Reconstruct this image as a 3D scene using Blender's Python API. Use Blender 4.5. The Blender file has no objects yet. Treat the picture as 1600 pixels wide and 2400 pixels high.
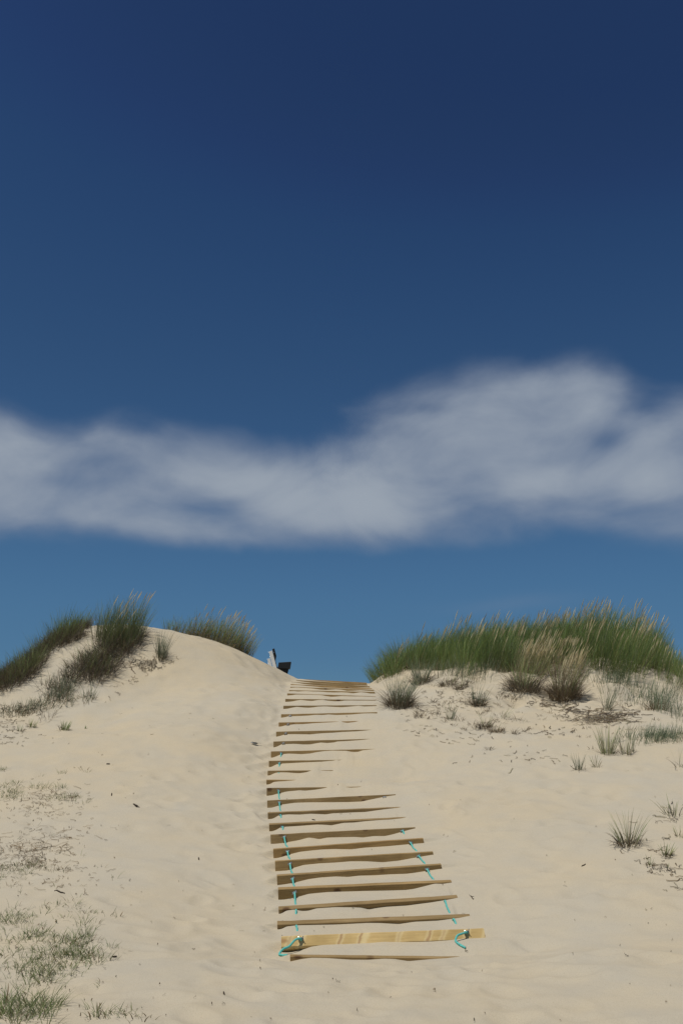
import bpy, bmesh, math, random
import numpy as np
from mathutils import Vector, Matrix

# ------------------------------------------------------------------ camera, sky, sun, exposure
S = bpy.context.scene
COL = S.collection
FPX = 2333.0                     # focal length in photo pixels (photo 1600 x 2400)
PITCH = math.atan(630.0 / FPX)   # the horizon sits at photo row 1830
EYE = 1.6
cam_d = bpy.data.cameras.new("camera")
cam = bpy.data.objects.new("camera", cam_d)
COL.objects.link(cam)
cam.location = (0, 0, EYE)
cam.rotation_euler = (math.pi / 2 + PITCH, 0, 0)
cam_d.sensor_fit = 'VERTICAL'
cam_d.sensor_height = 36.0
cam_d.sensor_width = 24.0
cam_d.lens = 36.0 * FPX / 2400.0
cam_d.clip_start = 0.1
cam_d.clip_end = 3000
S.camera = cam
S.view_settings.view_transform = 'Standard'
S.view_settings.look = 'None'
S.view_settings.gamma = 1.0
S.view_settings.exposure = 0.0

SUN = Vector((-0.23, -0.27, 0.93)).normalized()     # towards the sun
sun_d = bpy.data.lights.new("sun", 'SUN')
sun_d.energy = 3.55
sun_d.angle = math.radians(0.55)
sun_d.color = (1.0, 0.955, 0.88)
sun = bpy.data.objects.new("sun", sun_d)
COL.objects.link(sun)
sun.rotation_euler = SUN.to_track_quat('Z', 'Y').to_euler()

W = bpy.data.worlds.new("World")
S.world = W
W.use_nodes = True
nt = W.node_tree
N = nt.nodes
Lk = nt.links
N.clear()


def nd(tree, typ, **kw):
    n = tree.nodes.new(typ)
    for k, v in kw.items():
        if k.startswith('i_'):
            n.inputs[int(k[2:])].default_value = v
        else:
            setattr(n, k, v)
    return n


def mth(tree, op, a, b=None, c=None, clamp=False):
    n = tree.nodes.new('ShaderNodeMath')
    n.operation = op
    n.use_clamp = clamp
    for i, v in enumerate((a, b, c)):
        if v is None:
            continue
        if isinstance(v, (int, float)):
            n.inputs[i].default_value = v
        else:
            tree.links.new(v, n.inputs[i])
    return n.outputs[0]


out = nd(nt, 'ShaderNodeOutputWorld')
bg = nd(nt, 'ShaderNodeBackground')
bg.inputs[1].default_value = 0.10
sky = nd(nt, 'ShaderNodeTexSky', sky_type='NISHITA')
sky.sun_disc = False
sky.sun_elevation = math.asin(SUN.z)
sky.sun_rotation = math.atan2(SUN.x, SUN.y)
sky.altitude = 300
sky.air_density = 1.0
sky.dust_density = 0.4
sky.ozone_density = 2.0
# a polarising filter's deepening of the blue
gam = nd(nt, 'ShaderNodeGamma')
SKY_GAMMA = 1.7
gam.inputs[1].default_value = SKY_GAMMA
mulc = nd(nt, 'ShaderNodeMix', data_type='RGBA', blend_type='MULTIPLY')
mulc.inputs[0].default_value = 1.0
mulc.inputs[7].default_value = (0.172, 0.178, 0.182, 1)
Lk.new(sky.outputs[0], gam.inputs[0])
Lk.new(gam.outputs[0], mulc.inputs[6])
# response curve per channel: the filter and the camera flatten the bright band above the horizon
sc10 = nd(nt, 'ShaderNodeVectorMath', operation='SCALE')
sc10.inputs['Scale'].default_value = 0.1
Lk.new(mulc.outputs[2], sc10.inputs[0])
rc = nd(nt, 'ShaderNodeRGBCurve')


def lin(v):
    v = v / 255.0
    return v / 12.92 if v <= 0.04045 else ((v + 0.055) / 1.055) ** 2.4


SKY_IN = [(24, 38, 74), (33, 55, 94), (38, 62, 103), (46, 75, 118), (78, 113, 155), (105, 143, 173)]
SKY_OUT = [(30, 52, 89), (32, 54, 92), (39, 67, 106), (48, 81, 119), (71, 110, 147), (80, 120, 153)]
for ch in range(3):
    cv = rc.mapping.curves[ch]
    qs = [(0.0, 0.0)] + [(lin(a[ch]), lin(b[ch])) for a, b in zip(SKY_IN, SKY_OUT)] + [(1.0, 0.42 + 0.08 * ch)]
    while len(cv.points) < len(qs):
        cv.points.new(0.5, 0.5)
    for p, q in zip(cv.points, qs):
        p.location = q
rc.mapping.use_clip = False
rc.mapping.update()
Lk.new(sc10.outputs[0], rc.inputs[1])
sc11 = nd(nt, 'ShaderNodeVectorMath', operation='SCALE')
sc11.inputs['Scale'].default_value = 10.0
Lk.new(rc.outputs[0], sc11.inputs[0])
SKYCOL = sc11.outputs[0]
# clouds, laid out by compass bearing and elevation
tc = nd(nt, 'ShaderNodeTexCoord')
sep = nd(nt, 'ShaderNodeSeparateXYZ')
Lk.new(tc.outputs['Generated'], sep.inputs[0])
X, Y, Z = sep.outputs
az = mth(nt, 'ARCTAN2', X, Y)
hyp = mth(nt, 'SQRT', mth(nt, 'ADD', mth(nt, 'MULTIPLY', X, X), mth(nt, 'MULTIPLY', Y, Y)))
el = mth(nt, 'ARCTAN2', Z, hyp)


def pix_ang(px, py):
    v = (1200 - py) / FPX
    x = (px - 800) / FPX
    y = math.cos(PITCH) - v * math.sin(PITCH)
    z = math.sin(PITCH) + v * math.cos(PITCH)
    return math.atan2(x, y), math.atan2(z, math.hypot(x, y))


def fcurve(pts, x):
    """elevation of a cloud edge (scaled 0..1 from 0..0.6 rad) against bearing -0.8..0.8 rad"""
    m = nt.nodes.new('ShaderNodeMapRange')
    m.inputs[1].default_value = -0.8
    m.inputs[2].default_value = 0.8
    Lk.new(x, m.inputs[0])
    f = nt.nodes.new('ShaderNodeFloatCurve')
    c = f.mapping.curves[0]
    q = []
    for px, py in pts:
        a, e = pix_ang(px, py)
        q.append(((a + 0.8) / 1.6, e / 0.6))
    q = [(0.0, q[0][1] + 0.02)] + q + [(1.0, q[-1][1] - 0.03)]
    while len(c.points) < len(q):
        c.points.new(0.5, 0.5)
    for p, (a, b) in zip(c.points, q):
        p.location = (a, b)
    f.mapping.update()
    Lk.new(m.outputs[0], f.inputs['Value'])
    return mth(nt, 'MULTIPLY', f.outputs[0], 0.6)


comb = nd(nt, 'ShaderNodeCombineXYZ')
Lk.new(az, comb.inputs[0])
Lk.new(mth(nt, 'MULTIPLY', el, 1.35), comb.inputs[1])
warp = nd(nt, 'ShaderNodeTexNoise', noise_dimensions='3D')
warp.inputs['Scale'].default_value = 5.0
warp.inputs['Detail'].default_value = 9
warp.inputs['Roughness'].default_value = 0.50
Lk.new(comb.outputs[0], warp.inputs['Vector'])
wsep = nd(nt, 'ShaderNodeSeparateColor')
Lk.new(warp.outputs['Color'], wsep.inputs[0])
el_w = mth(nt, 'ADD', el, mth(nt, 'MULTIPLY', mth(nt, 'SUBTRACT', wsep.outputs[0], 0.5), 0.045))
az_w = mth(nt, 'ADD', az, mth(nt, 'MULTIPLY', mth(nt, 'SUBTRACT', wsep.outputs[1], 0.5), 0.05))
top = fcurve([(-300, 970), (0, 935), (150, 975), (280, 950), (400, 975), (540, 985), (630, 1020), (750, 970),
              (880, 918), (1030, 855), (1180, 815), (1330, 825), (1450, 838), (1520, 880), (1600, 880), (1900, 920)], az_w)
bot = fcurve([(-300, 1262), (0, 1270), (200, 1284), (400, 1300), (600, 1306), (800, 1300), (1000, 1292), (1150, 1296),
              (1300, 1308), (1450, 1306), (1600, 1312), (1900, 1290)], az_w)
dt = mth(nt, 'MULTIPLY', mth(nt, 'SUBTRACT', top, el_w), 1 / 0.045)
db = mth(nt, 'MULTIPLY', mth(nt, 'SUBTRACT', el_w, bot), 1 / 0.036)
prof = mth(nt, 'SMOOTH_MIN', mth(nt, 'SMOOTH_MIN', dt, db, 0.5), 0.85, 0.4)


def blob(px, py, rx, ry):
    a, e = pix_ang(px, py)
    u = mth(nt, 'MULTIPLY', mth(nt, 'SUBTRACT', az_w, a), FPX / rx)
    v = mth(nt, 'MULTIPLY', mth(nt, 'SUBTRACT', el_w, e), FPX / ry)
    r2 = mth(nt, 'ADD', mth(nt, 'MULTIPLY', u, u), mth(nt, 'MULTIPLY', v, v))
    return mth(nt, 'EXPONENT', mth(nt, 'MULTIPLY', r2, -1.0))


dens = nd(nt, 'ShaderNodeTexNoise', noise_dimensions='3D')
dens.inputs['Scale'].default_value = 7.0
dens.inputs['Detail'].default_value = 9
dens.inputs['Roughness'].default_value = 0.50
dens.inputs['Distortion'].default_value = 0.35
mp = nd(nt, 'ShaderNodeMapping')
mp.inputs['Location'].default_value = (3.1, 1.7, 4.0)
mp.inputs['Scale'].default_value = (1.0, 1.35, 1.0)
mp.inputs['Rotation'].default_value = (0, 0, -0.18)
Lk.new(comb.outputs[0], mp.inputs[0])
Lk.new(mp.outputs[0], dens.inputs['Vector'])
fb = mth(nt, 'MULTIPLY', mth(nt, 'SUBTRACT', dens.outputs[0], 0.5), 1.9)
val = mth(nt, 'ADD', mth(nt, 'ADD', prof, 0.12), fb)
for (bx, by, rx, ry, k) in ((790, 1165, 250, 75, 0.50), (30, 1070, 130, 65, 0.34), (300, 1020, 120, 34, 0.28), (1270, 1135, 130, 40, 0.42),
                            (720, 1220, 90, 30, 0.25), (1150, 1040, 260, 90, 0.26), (1260, 890, 150, 36, 0.16), (450, 1245, 220, 26, 0.18), (1540, 1130, 70, 50, 0.3),
                            (1435, 1020, 50, 34, -0.4), (500, 1190, 100, 24, -0.35), (60, 1190, 200, 60, 0.35), (520, 1275, 240, 30, 0.5), (1120, 1270, 140, 30, 0.3), (880, 1325, 80, 24, -0.25), (330, 1130, 200, 60, 0.18), (1350, 960, 200, 60, 0.15), (190, 1130, 70, 26, -0.2), (1540, 940, 60, 40, -0.25), (400, 1150, 80, 24, -0.2), (1400, 880, 110, 40, 0.22), (200, 1230, 200, 24, 0.15), (900, 1330, 120, 34, -0.45),
                            (1430, 1280, 220, 36, -0.1), (1000, 960, 70, 20, -0.3)):
    val = mth(nt, 'ADD', val, mth(nt, 'MULTIPLY', blob(bx, by, rx, ry), k))
mr = nd(nt, 'ShaderNodeMapRange', interpolation_type='SMOOTHERSTEP')
mr.inputs[1].default_value = -0.08
mr.inputs[2].default_value = 1.75
mr.inputs[4].default_value = 1.0
Lk.new(val, mr.inputs[0])
gate = mth(nt, 'MULTIPLY', mth(nt, 'ADD', prof, 0.9), 1.0, clamp=True)
body = mth(nt, 'MULTIPLY', mr.outputs[0], gate)
wisp = mth(nt, 'MULTIPLY', blob(1190, 1418, 130, 16), 0.12)
body = mth(nt, 'ADD', body, wisp, clamp=True)
mixc = nd(nt, 'ShaderNodeMix', data_type='RGBA')
Lk.new(mth(nt, 'MULTIPLY', body, 1.0), mixc.inputs[0])
Lk.new(SKYCOL, mixc.inputs[6])
CLOUD = (3.0, 3.5, 4.15, 1)
mixc.inputs[7].default_value = CLOUD
# thin parts of the cloud greyer, thick lumps whiter
lump = nd(nt, 'ShaderNodeMapRange', interpolation_type='SMOOTHSTEP')
lump.inputs[1].default_value = 0.55
lump.inputs[2].default_value = 1.75
Lk.new(val, lump.inputs[0])
cmix = nd(nt, 'ShaderNodeMix', data_type='RGBA')
Lk.new(lump.outputs[0], cmix.inputs[0])
cmix.inputs[6].default_value = (2.15, 2.60, 3.45, 1)
cmix.inputs[7].default_value = (3.15, 3.62, 4.25, 1)
Lk.new(cmix.outputs[2], mixc.inputs[7])
Lk.new(mixc.outputs[2], bg.inputs[0])
Lk.new(bg.outputs[0], out.inputs[0])

# ------------------------------------------------------------------ helpers
random.seed(7)
RNG = np.random.default_rng(11)


def ray(px, py):
    v = (1200 - py) / FPX
    return np.array([(px - 800) / FPX, math.cos(PITCH) - v * math.sin(PITCH), math.sin(PITCH) + v * math.cos(PITCH)])


def P(px, py, t):
    return np.array([0, 0, EYE]) + ray(px, py) * t


def tag(o, label=None, cat=None, group=None, kind=None):
    if label: o['label'] = label
    if cat: o['category'] = cat
    if group: o['group'] = group
    if kind: o['kind'] = kind
    return o


def empty(name, loc, parent=None):
    o = bpy.data.objects.new(name, None)
    o.empty_display_size = 0.1
    COL.objects.link(o)
    o.location = loc
    return o


def link_mesh(name, me, mat, parent=None):
    o = bpy.data.objects.new(name, me)
    COL.objects.link(o)
    if mat: me.materials.append(mat)
    if parent: o.parent = parent
    return o


def from_bm(name, bm, mat, parent=None, smooth=False):
    me = bpy.data.meshes.new(name)
    bm.normal_update()
    bm.to_mesh(me)
    bm.free()
    if smooth:
        me.polygons.foreach_set('use_smooth', [True] * len(me.polygons))
    return link_mesh(name, me, mat, parent)


def np_mesh(name, verts, faces, smooth=True):
    """verts (n,3), faces (m,4) quads"""
    me = bpy.data.meshes.new(name)
    k = faces.shape[1]
    me.vertices.add(len(verts))
    me.vertices.foreach_set('co', verts.astype(np.float32).ravel())
    me.loops.add(faces.size)
    me.loops.foreach_set('vertex_index', faces.astype(np.int32).ravel())
    me.polygons.add(len(faces))
    me.polygons.foreach_set('loop_start', np.arange(0, faces.size, k, dtype=np.int32))
    me.polygons.foreach_set('loop_total', np.full(len(faces), k, dtype=np.int32))
    if smooth:
        me.polygons.foreach_set('use_smooth', np.ones(len(faces), dtype=bool))
    me.update()
    me.validate()
    return me


def add_box(bm, c, s, rot=None, bevel=0.0):
    r = bmesh.ops.create_cube(bm, size=1.0)
    vs = r['verts']
    M = Matrix.Translation(Vector(c)) @ (rot.to_4x4() if rot else Matrix.Identity(4)) @ Matrix.Diagonal((*s, 1))
    bmesh.ops.transform(bm, matrix=M, verts=vs)
    if bevel > 0:
        es = list({e for v in vs for e in v.link_edges})
        bmesh.ops.bevel(bm, geom=es, offset=bevel, segments=2, affect='EDGES', profile=0.5)


def add_tube(bm, pts, rads, seg=8):
    """tube through pts; rads a number or list"""
    pts = [Vector(p) for p in pts]
    n = len(pts)
    if isinstance(rads, (int, float)): rads = [rads] * n
    rings = []
    up = Vector((0.3, 0.2, 1)).normalized()
    for i, p in enumerate(pts):
        d = (pts[min(i + 1, n - 1)] - pts[max(i - 1, 0)]).normalized()
        if abs(d.dot(up)) > 0.97: up = Vector((1, 0.1, 0)).normalized()
        a = d.cross(up).normalized()
        b = d.cross(a).normalized()
        rings.append([bm.verts.new(p + (a * math.cos(2 * math.pi * k / seg) + b * math.sin(2 * math.pi * k / seg)) * rads[i]) for k in range(seg)])
    for i in range(n - 1):
        for k in range(seg):
            bm.faces.new((rings[i][k], rings[i][(k + 1) % seg], rings[i + 1][(k + 1) % seg], rings[i + 1][k]))
    bm.faces.new(rings[0][::-1])
    bm.faces.new(rings[-1])


# ------------------------------------------------------------------ materials
def new_mat(name):
    m = bpy.data.materials.new(name)
    m.use_nodes = True
    t = m.node_tree
    t.nodes.clear()
    o = t.nodes.new('ShaderNodeOutputMaterial')
    b = t.nodes.new('ShaderNodeBsdfPrincipled')
    t.links.new(b.outputs[0], o.inputs[0])
    b.inputs['Specular IOR Level'].default_value = 0.2
    return m, t, b, o


def noise(t, vec, scale, detail=4, rough=0.55):
    n = t.nodes.new('ShaderNodeTexNoise')
    n.inputs['Scale'].default_value = scale
    n.inputs['Detail'].default_value = detail
    n.inputs['Roughness'].default_value = rough
    t.links.new(vec, n.inputs['Vector'])
    return n.outputs[0]


def ramp(t, fac, stops):
    r = t.nodes.new('ShaderNodeValToRGB')
    e = r.color_ramp.elements
    while len(e) < len(stops): e.new(0.5)
    for q, (p, c) in zip(e, stops):
        q.position = p
        q.color = (*c, 1) if len(c) == 3 else c
    t.links.new(fac, r.inputs[0])
    return r.outputs[0]


def mixrgb(t, f, a, b, mode='MIX'):
    m = t.nodes.new('ShaderNodeMix')
    m.data_type = 'RGBA'
    m.blend_type = mode
    for i, v in ((0, f), (6, a), (7, b)):
        if isinstance(v, (int, float)): m.inputs[i].default_value = v
        elif isinstance(v, tuple): m.inputs[i].default_value = (*v, 1)
        else: t.links.new(v, m.inputs[i])
    return m.outputs[2]


def sand_material():
    m, t, b, o = new_mat('sand')
    tcn = t.nodes.new('ShaderNodeTexCoord')
    v = tcn.outputs['Object']
    # patches of paler yellow dry sand among greyer sand
    base = mixrgb(t, ramp(t, noise(t, v, 1.6, 5, 0.6), [(0.36, (0, 0, 0)), (0.68, (1, 1, 1))]), SAND_A, SAND_B)
    base = mixrgb(t, ramp(t, noise(t, v, 0.35, 3), [(0.35, (0, 0, 0)), (0.7, (1, 1, 1))]), base, mixrgb(t, 1.0, base, (1.04, 1.0, 0.93), 'MULTIPLY'))
    # grains: fine light and dark salt and pepper
    g = noise(t, v, 160, 2, 0.6)
    base = mixrgb(t, 1.0, base, ramp(t, g, [(0.30, (0.80, 0.79, 0.77)), (0.5, (1, 1, 1)), (0.75, (1.0, 1.0, 1.0))]), 'MULTIPLY')
    # scattered tiny dark bits and shell fragments
    vo = t.nodes.new('ShaderNodeTexVoronoi')
    vo.inputs['Scale'].default_value = 26
    t.links.new(v, vo.inputs['Vector'])
    spots = ramp(t, vo.outputs['Distance'], [(0.07, (1, 1, 1)), (0.11, (0, 0, 0))])
    pick = t.nodes.new('ShaderNodeSeparateColor')
    t.links.new(vo.outputs['Color'], pick.inputs[0])
    few = ramp(t, pick.outputs[0], [(0.80, (0, 0, 0)), (0.82, (1, 1, 1))])
    area = ramp(t, noise(t, v, 0.5, 2), [(0.40, (0.1, 0.1, 0.1)), (0.6, (1, 1, 1))])
    f1 = mth(t, 'MULTIPLY', mth(t, 'MULTIPLY', spots, few), mth(t, 'MULTIPLY', area, 0.62))
    base = mixrgb(t, f1, base, (0.16, 0.12, 0.08))
    few2 = ramp(t, pick.outputs[1], [(0.93, (0, 0, 0)), (0.94, (1, 1, 1))])
    f2 = mth(t, 'MULTIPLY', mth(t, 'MULTIPLY', spots, few2), mth(t, 'MULTIPLY', area, 0.8))
    base = mixrgb(t, f2, base, (0.75, 0.70, 0.62))
    t.links.new(base, b.inputs['Base Color'])
    b.inputs['Roughness'].default_value = 0.95
    b.inputs['Specular IOR Level'].default_value = 0.08
    bp = t.nodes.new('ShaderNodeBump')
    bp.inputs['Distance'].default_value = 0.02
    bp.inputs['Strength'].default_value = 0.45
    h = mth(t, 'ADD', mth(t, 'MULTIPLY', noise(t, v, 9, 5, 0.6), 0.8), mth(t, 'MULTIPLY', noise(t, v, 70, 4, 0.6), 0.25))
    t.links.new(h, bp.inputs['Height'])
    t.links.new(bp.outputs[0], b.inputs['Normal'])
    return m


SAND_A = (0.447, 0.403, 0.317)
SAND_B = (0.484, 0.422, 0.311)
M_SAND = sand_material()


def wood_material(name, a, bcol, knot, KS=(4.2, 5, 5)):
    m, t, b, o = new_mat(name)
    tcn = t.nodes.new('ShaderNodeTexCoord')
    oi = t.nodes.new('ShaderNodeObjectInfo')
    sh = t.nodes.new('ShaderNodeVectorMath')
    sh.operation = 'ADD'
    cb = t.nodes.new('ShaderNodeCombineXYZ')
    t.links.new(mth(t, 'MULTIPLY', oi.outputs['Random'], 37.0), cb.inputs[0])
    t.links.new(mth(t, 'MULTIPLY', oi.outputs['Random'], 11.0), cb.inputs[2])
    t.links.new(tcn.outputs['Object'], sh.inputs[0])
    t.links.new(cb.outputs[0], sh.inputs[1])
    mp_ = t.nodes.new('ShaderNodeMapping')
    mp_.inputs['Scale'].default_value = (1.4, 22, 22)
    t.links.new(sh.outputs[0], mp_.inputs[0])
    grain = noise(t, mp_.outputs[0], 2.2, 6, 0.65)
    base = mixrgb(t, ramp(t, grain, [(0.3, (0, 0, 0)), (0.7, (1, 1, 1))]), a, bcol)
    # broad stains along each board, and a tone of its own
    base = mixrgb(t, ramp(t, noise(t, sh.outputs[0], 2.3, 4), [(0.35, (0, 0, 0)), (0.65, (0.75, 0.75, 0.75))]), base,
                  mixrgb(t, 1.0, base, (0.68, 0.66, 0.60), 'MULTIPLY'))
    tone = ramp(t, oi.outputs['Random'], [(0, (0.80, 0.80, 0.82)), (0.5, (1.0, 0.98, 0.94)), (1, (1.06, 0.96, 0.84))])
    base = mixrgb(t, 1.0, base, tone, 'MULTIPLY')
    # knots
    mk = t.nodes.new('ShaderNodeMapping')
    mk.inputs['Scale'].default_value = KS or (4, 9, 9)
    t.links.new(sh.outputs[0], mk.inputs[0])
    vo = t.nodes.new('ShaderNodeTexVoronoi')
    vo.inputs['Scale'].default_value = 1.0
    t.links.new(mk.outputs[0], vo.inputs['Vector'])
    sc = t.nodes.new('ShaderNodeSeparateColor')
    t.links.new(vo.outputs['Color'], sc.inputs[0])
    if KS is None:       # knots and resin scars running right across a planed beam
        v1 = t.nodes.new('ShaderNodeTexVoronoi')
        v1.voronoi_dimensions = '1D'
        v1.inputs['Scale'].default_value = 4.6
        v1.inputs['Randomness'].default_value = 1.0
        sx = t.nodes.new('ShaderNodeSeparateXYZ')
        t.links.new(tcn.outputs['Object'], sx.inputs[0])
        wv = mth(t, 'ADD', mth(t, 'ADD', sx.outputs[0], mth(t, 'MULTIPLY', sx.outputs[2], -0.45)), mth(t, 'MULTIPLY', noise(t, tcn.outputs['Object'], 14, 3), 0.05))
        t.links.new(wv, v1.inputs['W'])
        s1 = t.nodes.new('ShaderNodeSeparateColor')
        t.links.new(v1.outputs['Color'], s1.inputs[0])
        halo = ramp(t, v1.outputs['Distance'], [(0.05, (1, 1, 1)), (0.20, (0, 0, 0))])
        core = mth(t, 'MULTIPLY', ramp(t, v1.outputs['Distance'], [(0.03, (1, 1, 1)), (0.10, (0, 0, 0))]), ramp(t, s1.outputs[0], [(0.35, (0.05, 0.05, 0.05)), (0.8, (0.8, 0.8, 0.8))]))
        base = mixrgb(t, mth(t, 'MULTIPLY', halo, 0.6), base, (0.66, 0.55, 0.30))
        base = mixrgb(t, core, base, knot)
    kf = mth(t, 'MULTIPLY', ramp(t, vo.outputs['Distance'], [(0.12, (1, 1, 1)), (0.25, (0, 0, 0))]), ramp(t, sc.outputs[0], [(0.45, (0, 0, 0)), (0.5, (0.85, 0.85, 0.85))]))
    base = mixrgb(t, kf, base, knot)
    t.links.new(base, b.inputs['Base Color'])
    b.inputs['Roughness'].default_value = 0.75
    bp = t.nodes.new('ShaderNodeBump')
    bp.inputs['Distance'].default_value = 0.004
    bp.inputs['Strength'].default_value = 0.6
    t.links.new(grain, bp.inputs['Height'])
    t.links.new(bp.outputs[0], b.inputs['Normal'])
    return m


M_WOOD = wood_material('treated_pine', (0.255, 0.168, 0.072), (0.40, 0.285, 0.135), (0.08, 0.036, 0.016))
M_WOOD_NEW = wood_material('fresh_pine', (0.44, 0.33, 0.15), (0.57, 0.45, 0.22), (0.33, 0.19, 0.085), None)


def simple(name, col, rough=0.6, metal=0.0, spec=0.3, var=0.0, scale=20):
    m, t, b, o = new_mat(name)
    if var > 0:
        tcn = t.nodes.new('ShaderNodeTexCoord')
        c = mixrgb(t, noise(t, tcn.outputs['Object'], scale, 4), tuple(x * (1 - var) for x in col), tuple(min(1, x * (1 + var)) for x in col))
        t.links.new(c, b.inputs['Base Color'])
    else:
        b.inputs['Base Color'].default_value = (*col, 1)
    b.inputs['Roughness'].default_value = rough
    b.inputs['Metallic'].default_value = metal
    b.inputs['Specular IOR Level'].default_value = spec
    return m


def rope_material():
    m, t, b, o = new_mat('turquoise_rope')
    tcn = t.nodes.new('ShaderNodeTexCoord')
    w = t.nodes.new('ShaderNodeTexWave')
    w.inputs['Scale'].default_value = 45
    w.inputs['Distortion'].default_value = 1.5
    w.bands_direction = 'DIAGONAL'
    t.links.new(tcn.outputs['Object'], w.inputs['Vector'])
    c = mixrgb(t, w.outputs[1], (0.10, 0.50, 0.44), (0.20, 0.68, 0.60))
    t.links.new(c, b.inputs['Base Color'])
    b.inputs['Roughness'].default_value = 0.55
    bp = t.nodes.new('ShaderNodeBump')
    bp.inputs['Distance'].default_value = 0.004
    t.links.new(w.outputs[1], bp.inputs['Height'])
    t.links.new(bp.outputs[0], b.inputs['Normal'])
    return m


M_ROPE = rope_material()
M_STEEL = simple('galvanised_steel', (0.42, 0.44, 0.46), 0.42, 0.85)
M_BLACK = simple('black_painted_wood', (0.012, 0.013, 0.014), 0.55, 0, 0.3, 0.3)
M_WHITE = simple('pale_grey_plank', (0.80, 0.82, 0.82), 0.6, 0, 0.3, 0.12)


def leaf_material():
    m = bpy.data.materials.new('marram_leaf')
    m.use_nodes = True
    t = m.node_tree
    t.nodes.clear()
    o = t.nodes.new('ShaderNodeOutputMaterial')
    at = t.nodes.new('ShaderNodeAttribute')
    at.attribute_name = 'tint'
    d = t.nodes.new('ShaderNodeBsdfPrincipled')
    d.inputs['Roughness'].default_value = 0.55
    d.inputs['Specular IOR Level'].default_value = 0.25
    tr = t.nodes.new('ShaderNodeBsdfTranslucent')
    mx = t.nodes.new('ShaderNodeMixShader')
    mx.inputs[0].default_value = 0.36
    t.links.new(at.outputs['Color'], d.inputs['Base Color'])
    t.links.new(at.outputs['Color'], tr.inputs['Color'])
    t.links.new(d.outputs[0], mx.inputs[1])
    t.links.new(tr.outputs[0], mx.inputs[2])
    t.links.new(mx.outputs[0], o.inputs[0])
    return m


M_LEAF = leaf_material()

# ------------------------------------------------------------------ the timber steps, read off as pixels of the photograph
# crops: A origin (600,1480) scale 4.48 ; B origin (600,1750) scale 3.92 ; C origin (600,1980) scale 2.7034
CR = {'A': (600, 1480, 4.48), 'B': (600, 1750, 3.92), 'C': (600, 1980, 2.7034), 'I': (0, 0, 1.0)}
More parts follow.
